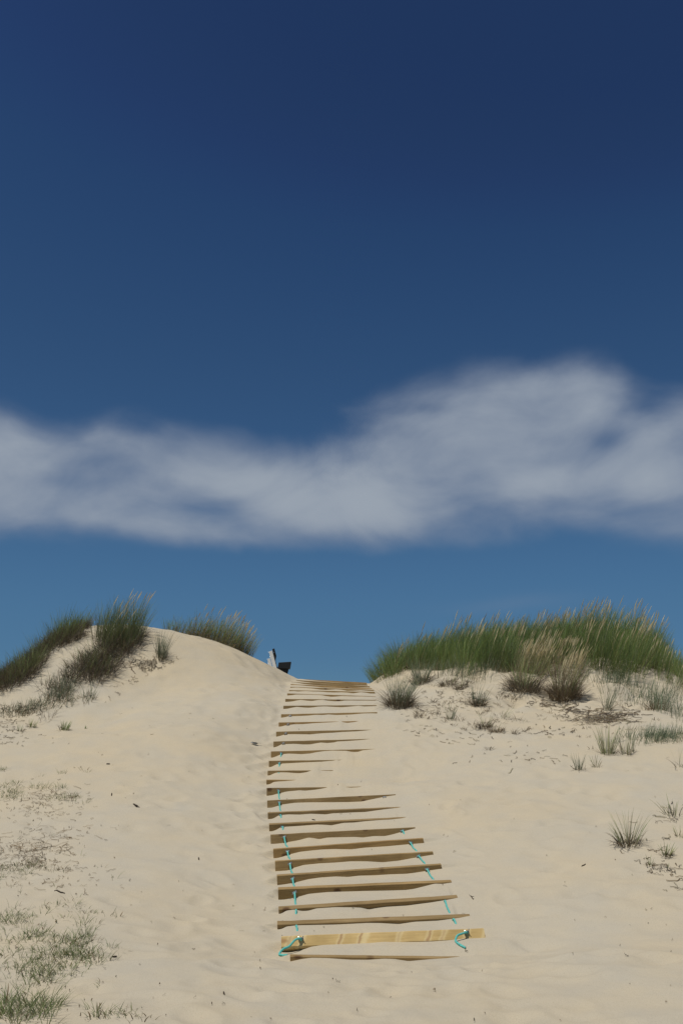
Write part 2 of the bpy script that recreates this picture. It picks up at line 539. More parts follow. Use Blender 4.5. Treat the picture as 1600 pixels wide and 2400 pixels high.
# crop, top edge polyline, lower edge polyline, top-face height (crop px), lean deg, reaches-its-end flag, bare runs beyond
BOARDS = [
 ('C', [(218,702),(500,712),(800,714),(1345,716)], [(218,738),(290,724),(350,718),(450,722),(600,733),(700,733),(800,726),(870,727),(960,740),(1030,734),(1100,727),(1250,722),(1345,717)], 6, 8, 0),
 ('C', [(160,575),(700,556),(1440,524)], [(162,672),(220,667),(280,656),(350,634),(420,624),(600,618),(700,614),(800,606),(900,607),(1000,606),(1100,603),(1200,596),(1300,585),(1440,579)], 0, -34, 1),
 ('C', [(135,485),(700,466),(1357,445)], [(135,535),(165,530),(190,516),(250,509),(500,505),(700,496),(780,497),(900,504),(1000,490),(1150,484),(1250,472),(1357,463)], 22, 27, 1),
 ('C', [(143,390),(700,355),(1277,323)], [(143,437),(165,432),(190,416),(240,409),(290,418),(330,416),(380,402),(500,394),(600,395),(660,397),(710,409),(760,400),(820,393),(950,386),(1100,368),(1200,353),(1277,343)], 20, 24, 1),
 ('C', [(140,268),(700,246),(1238,225)], [(140,352),(180,348),(250,332),(330,309),(450,298),(650,293),(850,290),(950,287),(1000,280),(1080,260),(1130,248),(1180,250),(1238,241)], 14, 16, 1),
 ('C', [(132,187),(650,152),(1172,118)], [(132,254),(180,248),(240,238),(330,216),(400,206),(500,199),(580,202),(650,194),(750,192),(850,186),(950,183),(1000,177),(1060,168),(1172,152)], 10, 9, 1),
 ('C', [(120,98),(620,68),(1120,38)], [(120,165),(160,162),(205,158),(240,142),(300,125),(400,115),(500,110),(600,102),(700,102),(800,108),(900,98),(1000,80),(1120,60)], 6, 3, 1),
 ('B', [(157,936),(840,888),(1534,836)], [(157,1022),(200,1018),(250,1005),(310,985),(400,963),(500,952),(600,942),(720,938),(870,941),(1000,925),(1200,912),(1400,893),(1534,882)], 6, 4, 1),
 ('B', [(133,803),(800,770),(1460,735)], [(133,902),(190,898),(250,880),(380,857),(440,842),(480,832),(520,836),(580,846),(650,832),(820,828),(900,826),(980,831),(1080,818),(1180,818),(1250,803),(1320,784),(1400,762),(1460,748)], 5, -1, 1),
 ('B', [(120,705),(700,685),(1100,660),(1365,650)], [(120,775),(150,775),(190,760),(230,737),(280,734),(400,728),(500,722),(560,718),(640,722),(690,727),(740,716),(800,703),(900,698),(1000,685),(1100,675),(1240,668),(1365,660)], 10, 14, 0),
 ('B', [(108,600),(700,578),(1333,552)], [(108,663),(150,660),(180,645),(210,627),(300,620),(400,622),(500,615),(640,621),(700,612),(800,608),(900,603),(1000,600),(1100,586),(1200,573),(1333,562)], 9, 8, 1),
 ('B', [(102,490),(700,462),(1280,432)], [(102,558),(150,556),(200,540),(240,528),(350,513),(500,508),(700,508),(850,506),(970,500),(1050,482),(1180,456),(1280,441)], 4, -3, 1),
 ('B', [(98,377),(500,375),(668,373),(1000,364)], [(98,452),(150,442),(200,428),(240,420),(280,410),(350,404),(400,400),(450,404),(500,400),(550,395),(620,383),(668,374),(685,370),(700,376),(745,374),(755,368),(790,367),(805,373),(870,375),(930,371),(1000,364)], 3, 2, 0),
 ('B', [(98,302),(250,303),(405,303)], [(98,347),(130,341),(160,323),(200,318),(260,315),(330,309),(405,303)], 4, 6, 0),
 ('B', [(107,218),(515,217),(720,214)], [(107,263),(130,260),(160,245),(190,235),(240,233),(300,235),(350,240),(400,242),(460,234),(515,218),(530,212),(575,211),(585,220),(700,220),(720,214)], 3, 3, 0),
 ('B', [(118,126),(805,121),(1110,112)], [(118,185),(145,182),(170,168),(195,157),(250,152),(300,150),(450,143),(600,138),(660,132),(700,130),(740,125),(760,128),(805,121),(820,115),(890,114),(900,122),(1050,117),(1110,112)], 4, 1, 0),
 ('B', [(137,40),(600,33),(1135,16)], [(137,99),(160,96),(185,87),(230,68),(300,62),(420,68),(500,62),(560,50),(620,42),(700,36),(830,37),(870,46),(900,48),(940,45),(975,32),(1040,24),(1135,17)], 3, 0, 0),
 ('A', [(183,1152),(600,1145),(1290,1122)], [(183,1215),(220,1206),(270,1181),(330,1180),(400,1178),(500,1186),(570,1186),(620,1176),(680,1166),(750,1171),(820,1164),(850,1155),(1000,1145),(1100,1137),(1200,1128),(1290,1123)], 3, 0, 0),
 ('A', [(211,1048),(600,1040),(1250,1026)], [(211,1103),(250,1094),(290,1082),(330,1075),(440,1075),(570,1077),(640,1070),(700,1065),(800,1060),(900,1052),(1050,1045),(1150,1036),(1250,1027)], 3, -2, 0),
 ('A', [(238,952),(700,947),(1085,937)], [(238,997),(270,994),(300,985),(400,972),(500,970),(600,962),(700,957),(800,951),(890,944),(920,952),(960,957),(1030,948),(1085,938)], 3, 0, 0),
 ('A', [(263,866),(800,855),(1270,843)], [(263,903),(300,898),(340,888),(450,885),(550,880),(610,874),(650,873),(700,875),(760,869),(850,875),(920,872),(1000,869),(1100,860),(1130,858),(1200,856),(1270,858)], 3, -4, 1),
 ('A', [(287,776),(800,776),(1263,770)], [(287,811),(330,808),(370,799),(430,789),(500,796),(550,799),(600,795),(650,788),(720,785),(800,790),(900,795),(1000,786),(1080,778),(1140,785),(1200,782),(1263,779)], 3, 0, 1),
 ('A', [(308,705),(700,713),(1258,716)], [(308,737),(380,733),(430,722),(470,716),(530,725),(590,729),(650,720),(700,719),(760,728),(830,733),(890,731),(930,724),(1000,723),(1080,724),(1150,723),(1258,724)], 3, 1, 1),
 ('A', [(328,648),(700,663),(1252,679)], [(328,670),(370,667),(420,660),(520,661),(620,665),(690,669),(740,679),(790,686),(850,682),(900,677),(1000,680),(1100,680),(1252,684)], 2, 0, 1),
 ('A', [(346,613),(700,622),(1246,632)], [(346,627),(400,624),(440,629),(520,624),(600,629),(650,630),(700,633),(750,638),(820,640),(900,638),(960,641),(1020,648),(1070,640),(1100,635),(1160,642),(1200,650),(1246,650)], 2, -3, 1),
 ('A', [(360,578),(700,593),(1237,610)], [(360,590),(420,586),(500,591),(600,599),(680,612),(740,615),(840,608),(900,612),(960,624),(1020,622),(1100,616),(1180,622),(1237,625)], 2, -6, 1),
 ('A', [(365,550),(700,568),(1215,594)], [(365,560),(450,562),(550,572),(620,578),(700,588),(850,592),(1000,600),(1100,603),(1215,604)], 2, -9, 1),
 ('A', [(370,527),(700,544),(1192,572)], [(370,530),(430,535),(500,549),(600,560),(700,566),(900,578),(1050,586),(1192,588)], 2, -9, 1),
 ('A', [(420,508),(700,522),(1165,551)], [(420,514),(480,523),(600,538),(800,550),(1000,562),(1165,568)], 2, -9, 1),
 ('A', [(475,498),(800,512),(1160,535)], [(475,500),(560,507),(700,520),(900,534),(1100,548),(1160,551)], 2, -6, 1),
]
BH, BT = 0.125, 0.068          # board height and thickness
NB = len(BOARDS)


class Board: pass


BD = []
for i, (cr, topl, botl, tf, lean, full) in enumerate(BOARDS):
    ox, oy, sc = CR[cr]
    b = Board()
    tp = [(ox + x / sc, oy + y / sc) for x, y in topl]
    bt = [(ox + x / sc, oy + y / sc) for x, y in botl]
    tfp = tf / sc
    b.t = 9.84 + 0.575 * (i - 1) if i > 0 else 9.30
    b.lean = math.radians(lean)
    b.T = 0.10 if i == 1 else BT
    yaw = math.radians(np.interp(i, [0, 8, 16, 22, 30], [5.0, 3.5, 1.5, 0, -1.0]))
    dt_ = math.tan(yaw) * 1.0
    L = P(tp[0][0], tp[0][1] + tfp, b.t - dt_)
    R = P(tp[-1][0], tp[-1][1] + tfp * (0.7 if tf > 8 else 1), b.t + dt_)
    tip_len = np.linalg.norm(R - L)
    b.L = L
    b.len = tip_len if full else max(2.0, tip_len)
    b.R = L + (R - L) / tip_len * b.len
    us, hs = [], []
    tx = [p[0] for p in tp]; ty = [p[1] + tfp for p in tp]
    for x, y in bt:
        u = (x - tp[0][0]) / (tp[-1][0] - tp[0][0]) * tip_len / b.len
        h = (y - np.interp(x, tx, ty)) * b.t / FPX
        us.append(u); hs.append(h)
    if not full:
        us += [us[-1] + 0.03, 1.05]; hs += [-0.02, -0.03]
    b.us, b.hs = np.array(us), np.array(hs)
    b.hs = np.where(b.hs < 0.002, b.hs - 0.006, b.hs)
    b.hs = np.minimum(b.hs, BH * math.cos(b.lean) + (b.T * math.sin(-b.lean) if b.lean < 0 else 0) - 0.004)
    BD.append(b)


# ------------------------------------------------------------------ terrain
def tps(pts, lam=0.0):
    pts = np.array(pts, float)
    xy, z = pts[:, :2], pts[:, 2]
    n = len(pts)
    d = np.linalg.norm(xy[:, None] - xy[None], axis=2)
    K = np.where(d > 0, d * d * np.log(np.maximum(d, 1e-9)), 0) + lam * np.eye(n)
    Pm = np.hstack([np.ones((n, 1)), xy])
    A = np.block([[K, Pm], [Pm.T, np.zeros((3, 3))]])
    sol = np.linalg.solve(A, np.concatenate([z, np.zeros(3)]))
    w, a = sol[:n], sol[n:]

    def f(X, Y):
        sh = X.shape
        X = X.ravel(); Y = Y.ravel()
        out = a[0] + a[1] * X + a[2] * Y
        for k in range(n):
            r2 = (X - xy[k, 0]) ** 2 + (Y - xy[k, 1]) ** 2
            out = out + w[k] * 0.5 * r2 * np.log(np.maximum(r2, 1e-12))
        return out.reshape(sh)
    return f


CP = []          # pixel (photo) x, y and depth t
for x in (0, 400, 800, 1200, 1600):
    CP.append((x, 2400, 6.75))
CP += [(0, 2240, 8.7), (300, 2240, 8.8), (1300, 2240, 8.9), (1600, 2240, 8.8)]
CP += [(0, 2100, 10.9), (350, 2080, 11.3), (1300, 2080, 11.2), (1600, 2080, 11.0)]
CP += [(0, 1960, 13.3), (350, 1940, 13.8), (1250, 1930, 13.8), (1600, 1930, 13.6)]
CP += [(0, 1830, 16.0), (300, 1800, 16.6), (1200, 1780, 17.4), (1600, 1800, 16.6)]
CP += [(0, 1740, 18.2), (300, 1700, 19.3), (480, 1720, 18.6), (1050, 1690, 20.2), (1350, 1690, 20.0), (1600, 1720, 18.7)]
CP += [(0, 1670, 20.3), (150, 1660, 20.6), (330, 1600, 22.3), (500, 1600, 22.5), (600, 1650, 21.0)]
CP += [(950, 1630, 22.5), (1120, 1610, 23.0), (1300, 1625, 22.5), (1500, 1650, 21.5), (1600, 1670, 20.8)]
# crest line of the left dune, then the right one
LCREST = [(-150, 1650, 21.3), (0, 1598, 22.6), (60, 1563, 23.2), (110, 1518, 23.9), (160, 1492, 24.4), (225, 1473, 24.9), (350, 1475, 25.3), (400, 1480, 25.5),
          (470, 1494, 25.7), (530, 1514, 25.9), (580, 1537, 26.0), (620, 1556, 26.1), (650, 1570, 26.2), (680, 1584, 26.3)]
RCREST = [(872, 1594, 26.3), (905, 1578, 26.4), (950, 1562, 26.6), (1010, 1548, 26.8), (1100, 1534, 27.1), (1200, 1524, 27.4), (1330, 1512, 27.6),
          (1450, 1512, 27.4), (1520, 1528, 26.9), (1570, 1560, 26.5), (1610, 1596, 26.0), (1750, 1650, 25.5)]
pts = [tuple(P(*c)) for c in CP + LCREST + RCREST]
for c in LCREST + RCREST:
    p = P(*c)
    q = P(c[0], c[1], c[2] - 1.2)            # rounded shoulder just before the crest
    pts.append((q[0], q[1], q[2] - 0.10))
    pts.append((p[0], p[1] + 1.3, p[2] - 0.22))
    if c in LCREST[::3] + RCREST[::3]:
        pts.append((p[0], p[1] + 4.0, p[2] - 1.7))
        pts.append((p[0], p[1] + 9.0, 0.8))
for i in range(0, NB, 1):
    b = BD[i]
    pts.append((b.L[0] - 0.15, b.L[1], b.L[2] - 0.55 * max(b.hs[0], 0)))
    pts.append((b.R[0] + 0.25, b.R[1], b.R[2] + (0.02 if b.hs[-1] < 0 else -0.5 * b.hs[-1])))
    if i == 1:
        for dx_, k_ in ((-0.1, 1.0), (0.12, 1.0), (-0.35, 0.7)):
            pts.append((b.L[0] + dx_, b.L[1] - 0.16, b.L[2] - k_ * b.hs[0] - 0.01))
    if i == NB - 1:
        for e in (b.L, b.R):
            pts.append((e[0], e[1] + 1.2, e[2] - 0.15)); pts.append((e[0], e[1] + 5, e[2] - 1.6))
for x in (-30, -14, 0, 14, 30):
    pts += [(x, -8, 0.0), (x, 2.0, 0.0)]
    pts.append((x, 44, 0.2))
for y, z in ((10, 0.2), (18, 1.0), (24, 2.4), (28, 2.6), (34, 1.0)):
    for s in (-1, 1):
        pts.append((s * 17, y, z)); pts.append((s * 30, y, z))
base_f = tps(pts, 0.004)


def axis(segs):
    out = []
    for a, b_, d in segs:
        n = max(1, int(round((b_ - a) / d)))
        out += list(np.linspace(a, b_, n, endpoint=False))
    out.append(segs[-1][1])
    return np.array(out)


AX = axis([(-900, -200, 100), (-200, -60, 20), (-60, -20, 4), (-20, -11, 0.5), (-11, -1.7, 0.075), (-1.7, 2.0, 0.022), (2.0, 11, 0.075), (11, 20, 0.5), (20, 60, 4), (60, 200, 20), (200, 900, 100)])
AY = axis([(-900, -200, 100), (-200, -20, 15), (-20, 4, 2), (4, 6.5, 0.25), (6.5, 9.2, 0.04), (9.2, 20, 0.0125), (20, 27.9, 0.014), (27.9, 33, 0.09), (33, 50, 0.6), (50, 200, 15), (200, 1500, 130)])
GX, GY = np.meshgrid(AX, AY)


def vnoise(x, y, scale, seed):
    g = np.random.default_rng(seed).random((256, 256))
    x = x * scale; y = y * scale
    xi = np.floor(x).astype(int); yi = np.floor(y).astype(int)
    fx = x - xi; fy = y - yi
    fx = fx * fx * (3 - 2 * fx); fy = fy * fy * (3 - 2 * fy)
    a = g[yi % 256, xi % 256]; b_ = g[yi % 256, (xi + 1) % 256]
    c = g[(yi + 1) % 256, xi % 256]; d = g[(yi + 1) % 256, (xi + 1) % 256]
    return (a * (1 - fx) + b_ * fx) * (1 - fy) + (c * (1 - fx) + d * fx) * fy - 0.5


near = (np.abs(GX) < 60) & (GY > -20) & (GY < 60)
GZ = np.zeros_like(GX)
# evaluate on a coarse grid and interpolate (smooth field)
cx = np.arange(-61, 61.01, 0.25); cy = np.arange(-21, 61.01, 0.2)
CXg, CYg = np.meshgrid(cx, cy)
CZ = base_f(CXg, CYg)


def bil(x, y, xs, ys, Zg):
    i = np.clip(np.searchsorted(xs, x) - 1, 0, len(xs) - 2)
    j = np.clip(np.searchsorted(ys, y) - 1, 0, len(ys) - 2)
    fx = np.clip((x - xs[i]) / (xs[i + 1] - xs[i]), 0, 1); fy = np.clip((y - ys[j]) / (ys[j + 1] - ys[j]), 0, 1)
    return (Zg[j, i] * (1 - fx) + Zg[j, i + 1] * fx) * (1 - fy) + (Zg[j + 1, i] * (1 - fx) + Zg[j + 1, i + 1] * fx) * fy


def cubic(x, y):
    """smooth sample of the coarse field (average of offset bilinear samples)"""
    s = 0
    for dx in (-0.08, 0.08):
        for dy in (-0.07, 0.07):
            s = s + bil(x + dx, y + dy, cx, cy, CZ)
    return s / 4


GZ = cubic(np.clip(GX, -60, 60), np.clip(GY, -20, 60))
far = np.clip(np.maximum(np.abs(GX) - 22, np.maximum(GY - 40, -GY - 2)) / 30, 0, 1)
far = far * far * (3 - 2 * far)
GZ = GZ * (1 - far) + 0.0 * far
# soft wind ripples, trampled hollows
amp = np.clip(1 - far * 2, 0, 1)
# the slumped, root-held face below the right-hand grass
face = np.clip((GX - 1.6) / 1.5, 0, 1) * np.clip((GY - 20.5) / 1.5, 0, 1) * np.clip((27.6 - GY) / 1.2, 0, 1) * (GX < 14)
GZ += face * (0.30 * vnoise(GX, GY, 1.3, 31) + 0.20 * vnoise(GX, GY, 3.1, 32) + 0.05 * np.abs(vnoise(GX, GY, 6.5, 33)))
face = np.clip((-GX - 3.5) / 2, 0, 1) * np.clip((GY - 18) / 2, 0, 1) * np.clip((24.5 - GY) / 2, 0, 1) * (GX > -14)
GZ += face * (0.12 * vnoise(GX, GY, 1.5, 34) + 0.06 * vnoise(GX, GY, 3.4, 35))
GZ += amp * (0.07 * vnoise(GX, GY, 0.8, 1) + 0.03 * vnoise(GX, GY, 2.3, 2) + 0.012 * vnoise(GX, GY, 6, 3))
fade_crest = 1.0
for k in range(900):
    x0 = RNG.normal(0, 3.6); y0 = RNG.uniform(7, 26)
    r = RNG.uniform(0.07, 0.14); d = RNG.uniform(0.008, 0.030); a = RNG.uniform(0, 3.14)
    ix = np.where(np.abs(AX - x0) < 0.5)[0]; iy = np.where(np.abs(AY - y0) < 0.5)[0]
    if len(ix) == 0 or len(iy) == 0: continue
    sl = np.ix_(iy, ix)
    dx = GX[sl] - x0; dy = GY[sl] - y0
    u = (dx * math.cos(a) + dy * math.sin(a)) / (r * 1.6); v = (-dx * math.sin(a) + dy * math.cos(a)) / r
    rr = u * u + v * v
    GZ[sl] += -d * np.exp(-rr) + 0.5 * d * np.exp(-(np.sqrt(rr) - 1.7) ** 2 * 4)


def sstep(x):
    x = np.clip(x, 0, 1)
    return x * x * (3 - 2 * x)


# the trodden treads between the boards
for ci in np.where((AX > -1.9) & (AX < 2.3))[0]:
    x = AX[ci]
    Yb, Zt, H, Wt, Ys, Zs, Yr0, Yr1 = [], [], [], [], [], [], [], []
    for b in BD:
        u = (x - b.L[0]) / (b.R[0] - b.L[0])
        Yb.append(b.L[1] + (b.R[1] - b.L[1]) * u)
        Zt.append(b.L[2] + (b.R[2] - b.L[2]) * u)
        uc = min(max(u, 0.0), 1.0)
        h = float(np.mean(np.interp([uc - 0.006, uc, uc + 0.006], b.us, b.hs)))
        H.append(h)
        Wt.append(1 - float(sstep(-u * b.len / 0.20)) if u < 0 else 1 - float(sstep((u - 1) * b.len / 0.45)))
    Yb, Zt, H, Wt = map(np.array, (Yb, Zt, H, Wt))
    if Wt.max() <= 0: continue
    col = GZ[:, ci].copy()
    ys, zs, ws = [], [], []
    # polyline in y : front sand, jump inside the board, back sand
    y00 = Yb[0] - 0.7
    ys.append(y00); zs.append(np.interp(y00, AY, col)); ws.append(0.0)
    for k, b in enumerate(BD):
        h, th = H[k], b.lean
        hp = max(h, 0)
        if th >= 0 or hp <= BH * math.cos(th):
            yf = Yb[k] + hp * math.tan(th)
        else:
            yf = Yb[k] + BH * math.sin(th) + (hp - BH * math.cos(th)) / max(math.tan(-th), 0.1)
        yf += 0.016
        yb = max(Yb[k] + b.T * math.cos(th) - 0.004, yf + 0.014)
        zf = Zt[k] - h
        zb = Zt[k] + b.T * math.sin(th) - 0.004 if h > 0 else zf
        if k > 0:            # a gentle sag in the tread before it
            pz = zs[-1]; py_ = ys[-1]
            ym = py_ * 0.45 + yf * 0.55
            if k == 1: pz = zf - 0.01
            ys.append(ym); zs.append(pz * 0.5 + zf * 0.5 - 0.004 + 0.012 * float(vnoise(np.array([x * 1.0]), np.array([k * 3.7]), 3.0, 5)[0])); ws.append(min(Wt[k], Wt[k - 1]))
        ys += [yf, yb]; zs += [zf, zb]; ws += [Wt[k], Wt[k]]
    ys.append(ys[-1] + 1.0); zs.append(np.interp(ys[-1], AY, col)); ws.append(0.0)
    ys, zs, ws = map(np.array, (ys, zs, ws))
    m = (AY >= ys[0]) & (AY <= ys[-1])
    zz = np.interp(AY[m], ys, zs); ww = np.interp(AY[m], ys, ws)
    detail = 0.006 * vnoise(np.full(m.sum(), x), AY[m], 9, 8) + 0.012 * vnoise(np.full(m.sum(), x), AY[m], 3.1, 9)
    # keep the sand tight against the boards
    dn = np.min(np.abs(AY[m][:, None] - Yb[None, :]), axis=1)
    detail = detail * np.clip((dn - 0.09) / 0.1, 0, 1)
    GZ[m, ci] = col[m] * (1 - ww) + (zz + detail) * ww

ny, nx = GX.shape
idx = np.arange(nx * ny).reshape(ny, nx)
F = np.stack([idx[:-1, :-1], idx[:-1, 1:], idx[1:, 1:], idx[1:, :-1]], axis=-1).reshape(-1, 4)
V = np.stack([GX, GY, GZ], axis=-1).reshape(-1, 3)
ground = link_mesh('ground', np_mesh('ground', V, F), M_SAND)
tag(ground, 'pale dry sand of the dune slope, trodden between the timber steps', kind='structure')


def gz(x, y):
    return bil(np.asarray(x, float), np.asarray(y, float), AX, AY, GZ)


def hit(px, py, default=26.0):
    """where the line of sight through a photo pixel meets the sand"""
    r = ray(px, py)
    ts = np.arange(6.0, 34.0, 0.03)
    X_ = r[0] * ts; Y_ = r[1] * ts; Z_ = EYE + r[2] * ts
    below = Z_ < gz(X_, Y_)
    k = np.argmax(below)
    if not below[k]:
        k = np.argmin(np.where((ts > 20) & (ts < 29), Z_ - gz(X_, Y_), 9))
    t = ts[k]
    return np.array([r[0] * t, r[1] * t, float(gz(r[0] * t, r[1] * t))]), t


# ------------------------------------------------------------------ timber steps
def board_mesh(b, seed):
    rr = random.Random(seed)
    bm = bmesh.new()
    # local frame: x along the board, z up, origin at the top front left corner
    n = 14
    prof = [(0, 0), (b.T, 0), (b.T, -BH), (0, -BH)]
    c = 0.014 if seed == 1 else 0.004
    pr = []
    for k, (y, z) in enumerate(prof):
        sy = 1 if y == 0 else -1
        sz = -1 if z == 0 else 1
        if k in (0, 2): pr += [(y, z + sz * c), (y + sy * c, z)]
        else: pr += [(y + sy * c, z), (y, z + sz * c)]
    rings = []
    for i in range(n + 1):
        x = b.len * i / n
        wz = 0.0015 * rr.uniform(-1, 1); wy = 0.0015 * rr.uniform(-1, 1)
        rings.append([bm.verts.new((x, y + wy, z + wz)) for y, z in pr])
    m = len(pr)
    for i in range(n):
        for k in range(m):
            bm.faces.new((rings[i][k], rings[i][(k + 1) % m], rings[i + 1][(k + 1) % m], rings[i + 1][k]))
    bm.faces.new(rings[0][::-1]); bm.faces.new(rings[-1])
    bmesh.ops.recalc_face_normals(bm, faces=bm.faces)
    return bm


def board_frame(b):
    ex = Vector(b.R - b.L).normalized()
    ez = Vector((0, 0, 1)); ez = (ez - ex * ez.dot(ex)).normalized()
    ey = ez.cross(ex).normalized()
    rot = Matrix((ex, ey, ez)).transposed()
    return (Matrix.Translation(Vector(b.L)) @ rot.to_4x4() @ Matrix.Rotation(b.lean, 4, 'X'))


def clamp_bm():
    """U-bolt rope grip: saddle, bowed rod and two nuts; x along the board, -y out of its face"""
    bm = bmesh.new()
    arc = [(0.016 * math.cos(a), -0.012 - 0.030 * math.sin(a) * 0.9, 0.004) for a in np.linspace(0, math.pi, 9)]
    add_tube(bm, [(0.016, 0.02, 0.004)] + arc + [(-0.016, 0.02, 0.004)], 0.0042, 6)
    add_box(bm, (0, -0.010, 0.004), (0.048, 0.008, 0.020), bevel=0.002)
    for s in (-1, 1):
        add_tube(bm, [(s * 0.016, -0.014, 0.004), (s * 0.016, -0.026, 0.004)], 0.0085, 6)
        add_tube(bm, [(s * 0.016, -0.02, 0.004), (s * 0.022, -0.055, 0.010)], 0.004, 6)
    return bm


cb = clamp_bm()
clamp_me = bpy.data.meshes.new('rope_clamp')
cb.to_mesh(clamp_me); cb.free()
clamp_me.materials.append(M_STEEL)

LOOK = {
 0: 'lowest timber step, a thin dark strip almost sunk in the sand',
 1: 'pale knotty timber beam tipped back, with loose rope ends at both sides',
 2: 'third timber step from the bottom, flat lit top just above the pale beam',
 3: 'fourth timber step from the bottom, leaning forward with a lit top edge',
 4: 'fifth timber step from the bottom, its face darkest brown of all',
 5: 'sixth timber step from the bottom, greyish and marked with several knots',
 6: 'seventh timber step from the bottom, with clamps near both ends',
 7: 'eighth timber step from the bottom, smooth long face of even height',
 8: 'ninth timber step from the bottom, deep face with wavy sand below it',
 9: 'tenth timber step from the bottom, dark face tapering right into sand',
 10: 'eleventh timber step from the bottom, narrow with pale weathered top edge',
 11: 'twelfth timber step from the bottom, broad light face with two knots',
 12: 'rough timber step at mid slope, bare at the left and vanishing under sand',
 13: 'shortest showing timber step, only its left end out of the sand',
 14: 'timber step just above the most buried one, left half showing',
 15: 'timber step at mid slope fading to a thread towards the right',
}
ORD = {16: 'seventeenth', 17: 'eighteenth', 18: 'nineteenth', 19: 'twentieth', 20: 'tenth', 21: 'ninth', 22: 'eighth', 23: 'seventh', 24: 'sixth', 25: 'fifth', 26: 'fourth', 27: 'third', 28: 'second'}
for i in range(16, 20):
    LOOK[i] = ORD[i] + ' timber step from the bottom, its right end tapering into sand'
for i in range(20, 29):
    LOOK[i] = ORD[i] + ' timber step from the top of the dune stairs'
LOOK[29] = 'topmost timber step, lying on the skyline against the blue sky'

# boards whose clamps show: left, right
CL_L = set(range(1, 13)) | {15, 16, 17, 18, 19, 20}
CL_R = {1, 2, 3, 4, 5, 6, 7, 8, 11}
CF_L, CF_R = 0.095, 0.915
for i, b in enumerate(BD):
    bm = board_mesh(b, i)
    o = from_bm('timber_step', bm, M_WOOD_NEW if i == 1 else M_WOOD)
    b.M = board_frame(b)
    o.matrix_world = b.M
    tag(o, LOOK[i], 'timber step', 'timber steps laid up the dune')
    b.obj = o
    for side, fr, st in (('L', CF_L, CL_L), ('R', CF_R, CL_R)):
        if i in st:
            c = bpy.data.objects.new('rope_clamp', clamp_me)
            COL.objects.link(c)
            c.parent = o
            zc = -0.055 if i == 1 else -0.042
            c.location = (fr * 2.0 if b.len > 1.9 else fr * b.len, -0.001, zc)
            if fr > 0.5: c.location.x = min(fr * 2.0, b.len - 0.12) if b.len < 2.05 else fr * b.len
            c.scale = (1.1, 1.1, 1.1)
            c.rotation_euler = (0, random.uniform(-0.5, 0.5), 0)


# ------------------------------------------------------------------ the two ropes
def smooth_path(pts, n=6):
    pts = [Vector(p) for p in pts]
    outp = []
    for i in range(len(pts) - 1):
        p0 = pts[max(i - 1, 0)]; p1 = pts[i]; p2 = pts[i + 1]; p3 = pts[min(i + 2, len(pts) - 1)]
        for k in range(n):
            t = k / n
            outp.append(0.5 * ((2 * p1) + (-p0 + p2) * t + (2 * p0 - 5 * p1 + 4 * p2 - p3) * t * t + (-p0 + 3 * p1 - 3 * p2 + p3) * t ** 3))
    outp.append(pts[-1])
    return outp


def make_rope(side, fr, last, hidden, short):
    pts_ = []
    for i in range(last, 0, -1):
        b = BD[i]
        xl = fr * 2.0 if side == 'L' else (min(fr * 2.0, b.len - 0.12) if b.len < 2.05 else fr * b.len)
        zc = -0.055 if i == 1 else -0.042
        cpt = b.M @ Vector((xl, -0.030, zc))
        hole = b.M @ Vector((xl, 0.02, zc))
        back = b.M @ Vector((xl, b.T + 0.02, zc))
        if i < last: pts_ += [back]
        pts_ += [hole, cpt]
        if i == 1: break
        lo = BD[i - 1]
        xl2 = fr * 2.0 if side == 'L' else (min(fr * 2.0, lo.len - 0.12) if lo.len < 2.05 else fr * lo.len)
        nb_ = lo.M @ Vector((xl2, BT + 0.05, 0))
        for f_ in (0.15, 0.5, 0.9):
            off = -0.03 if (i in hidden or (i in short and f_ > 0.3)) else 0.004
            x = cpt.x * (1 - f_) + nb_.x * f_; y = cpt.y * (1 - f_) + nb_.y * f_
            z = float(gz(x, y)) + off + (0.02 * (1 - f_) if f_ < 0.3 and i not in hidden else 0)
            if f_ == 0.15 and i not in hidden: z = max(z, cpt.z * 0.55 + 0.45 * (float(gz(x, y))))
            pts_.append(Vector((x, y, z)))
    # loose end hanging in front of the tipped beam
    c = pts_[-1]
    def gp(dx, dy, dz, stick=False):
        x, y = c.x + dx, c.y + dy
        return Vector((x, y, float(gz(x, y)) + dz)) if stick else Vector((x, y, c.z + dz))
    if side == 'L':
        pts_ += [gp(-0.05, -0.05, 0.0), gp(-0.11, -0.08, -0.055), gp(-0.165, -0.11, 0.05, True), gp(-0.20, -0.15, 0.014, True), gp(-0.17, -0.20, 0.011, True), gp(-0.12, -0.22, 0.009, True)]
    else:
        pts_ += [gp(-0.05, -0.05, -0.006), gp(-0.105, -0.09, 0.05, True), gp(-0.13, -0.14, 0.014, True), gp(-0.11, -0.20, 0.011, True), gp(-0.05, -0.26, 0.009, True)]
    bm = bmesh.new()
    add_tube(bm, smooth_path(pts_), 0.0108, 8)
    o = from_bm('rope', bm, M_ROPE, smooth=True)
    return o


rl = make_rope('L', CF_L, 16, {13, 14}, {2, 3, 9, 10, 15, 16})
tag(rl, 'turquoise rope running down the left ends of the timber steps', 'rope', 'ropes holding the timber steps')
rr_ = make_rope('R', CF_R, 8, {4}, {2, 8})
tag(rr_, 'turquoise rope threading the right ends of the lower timber steps', 'rope', 'ropes holding the timber steps')


# ------------------------------------------------------------------ grass
def lerp(a, b, t): return a + (b - a) * t


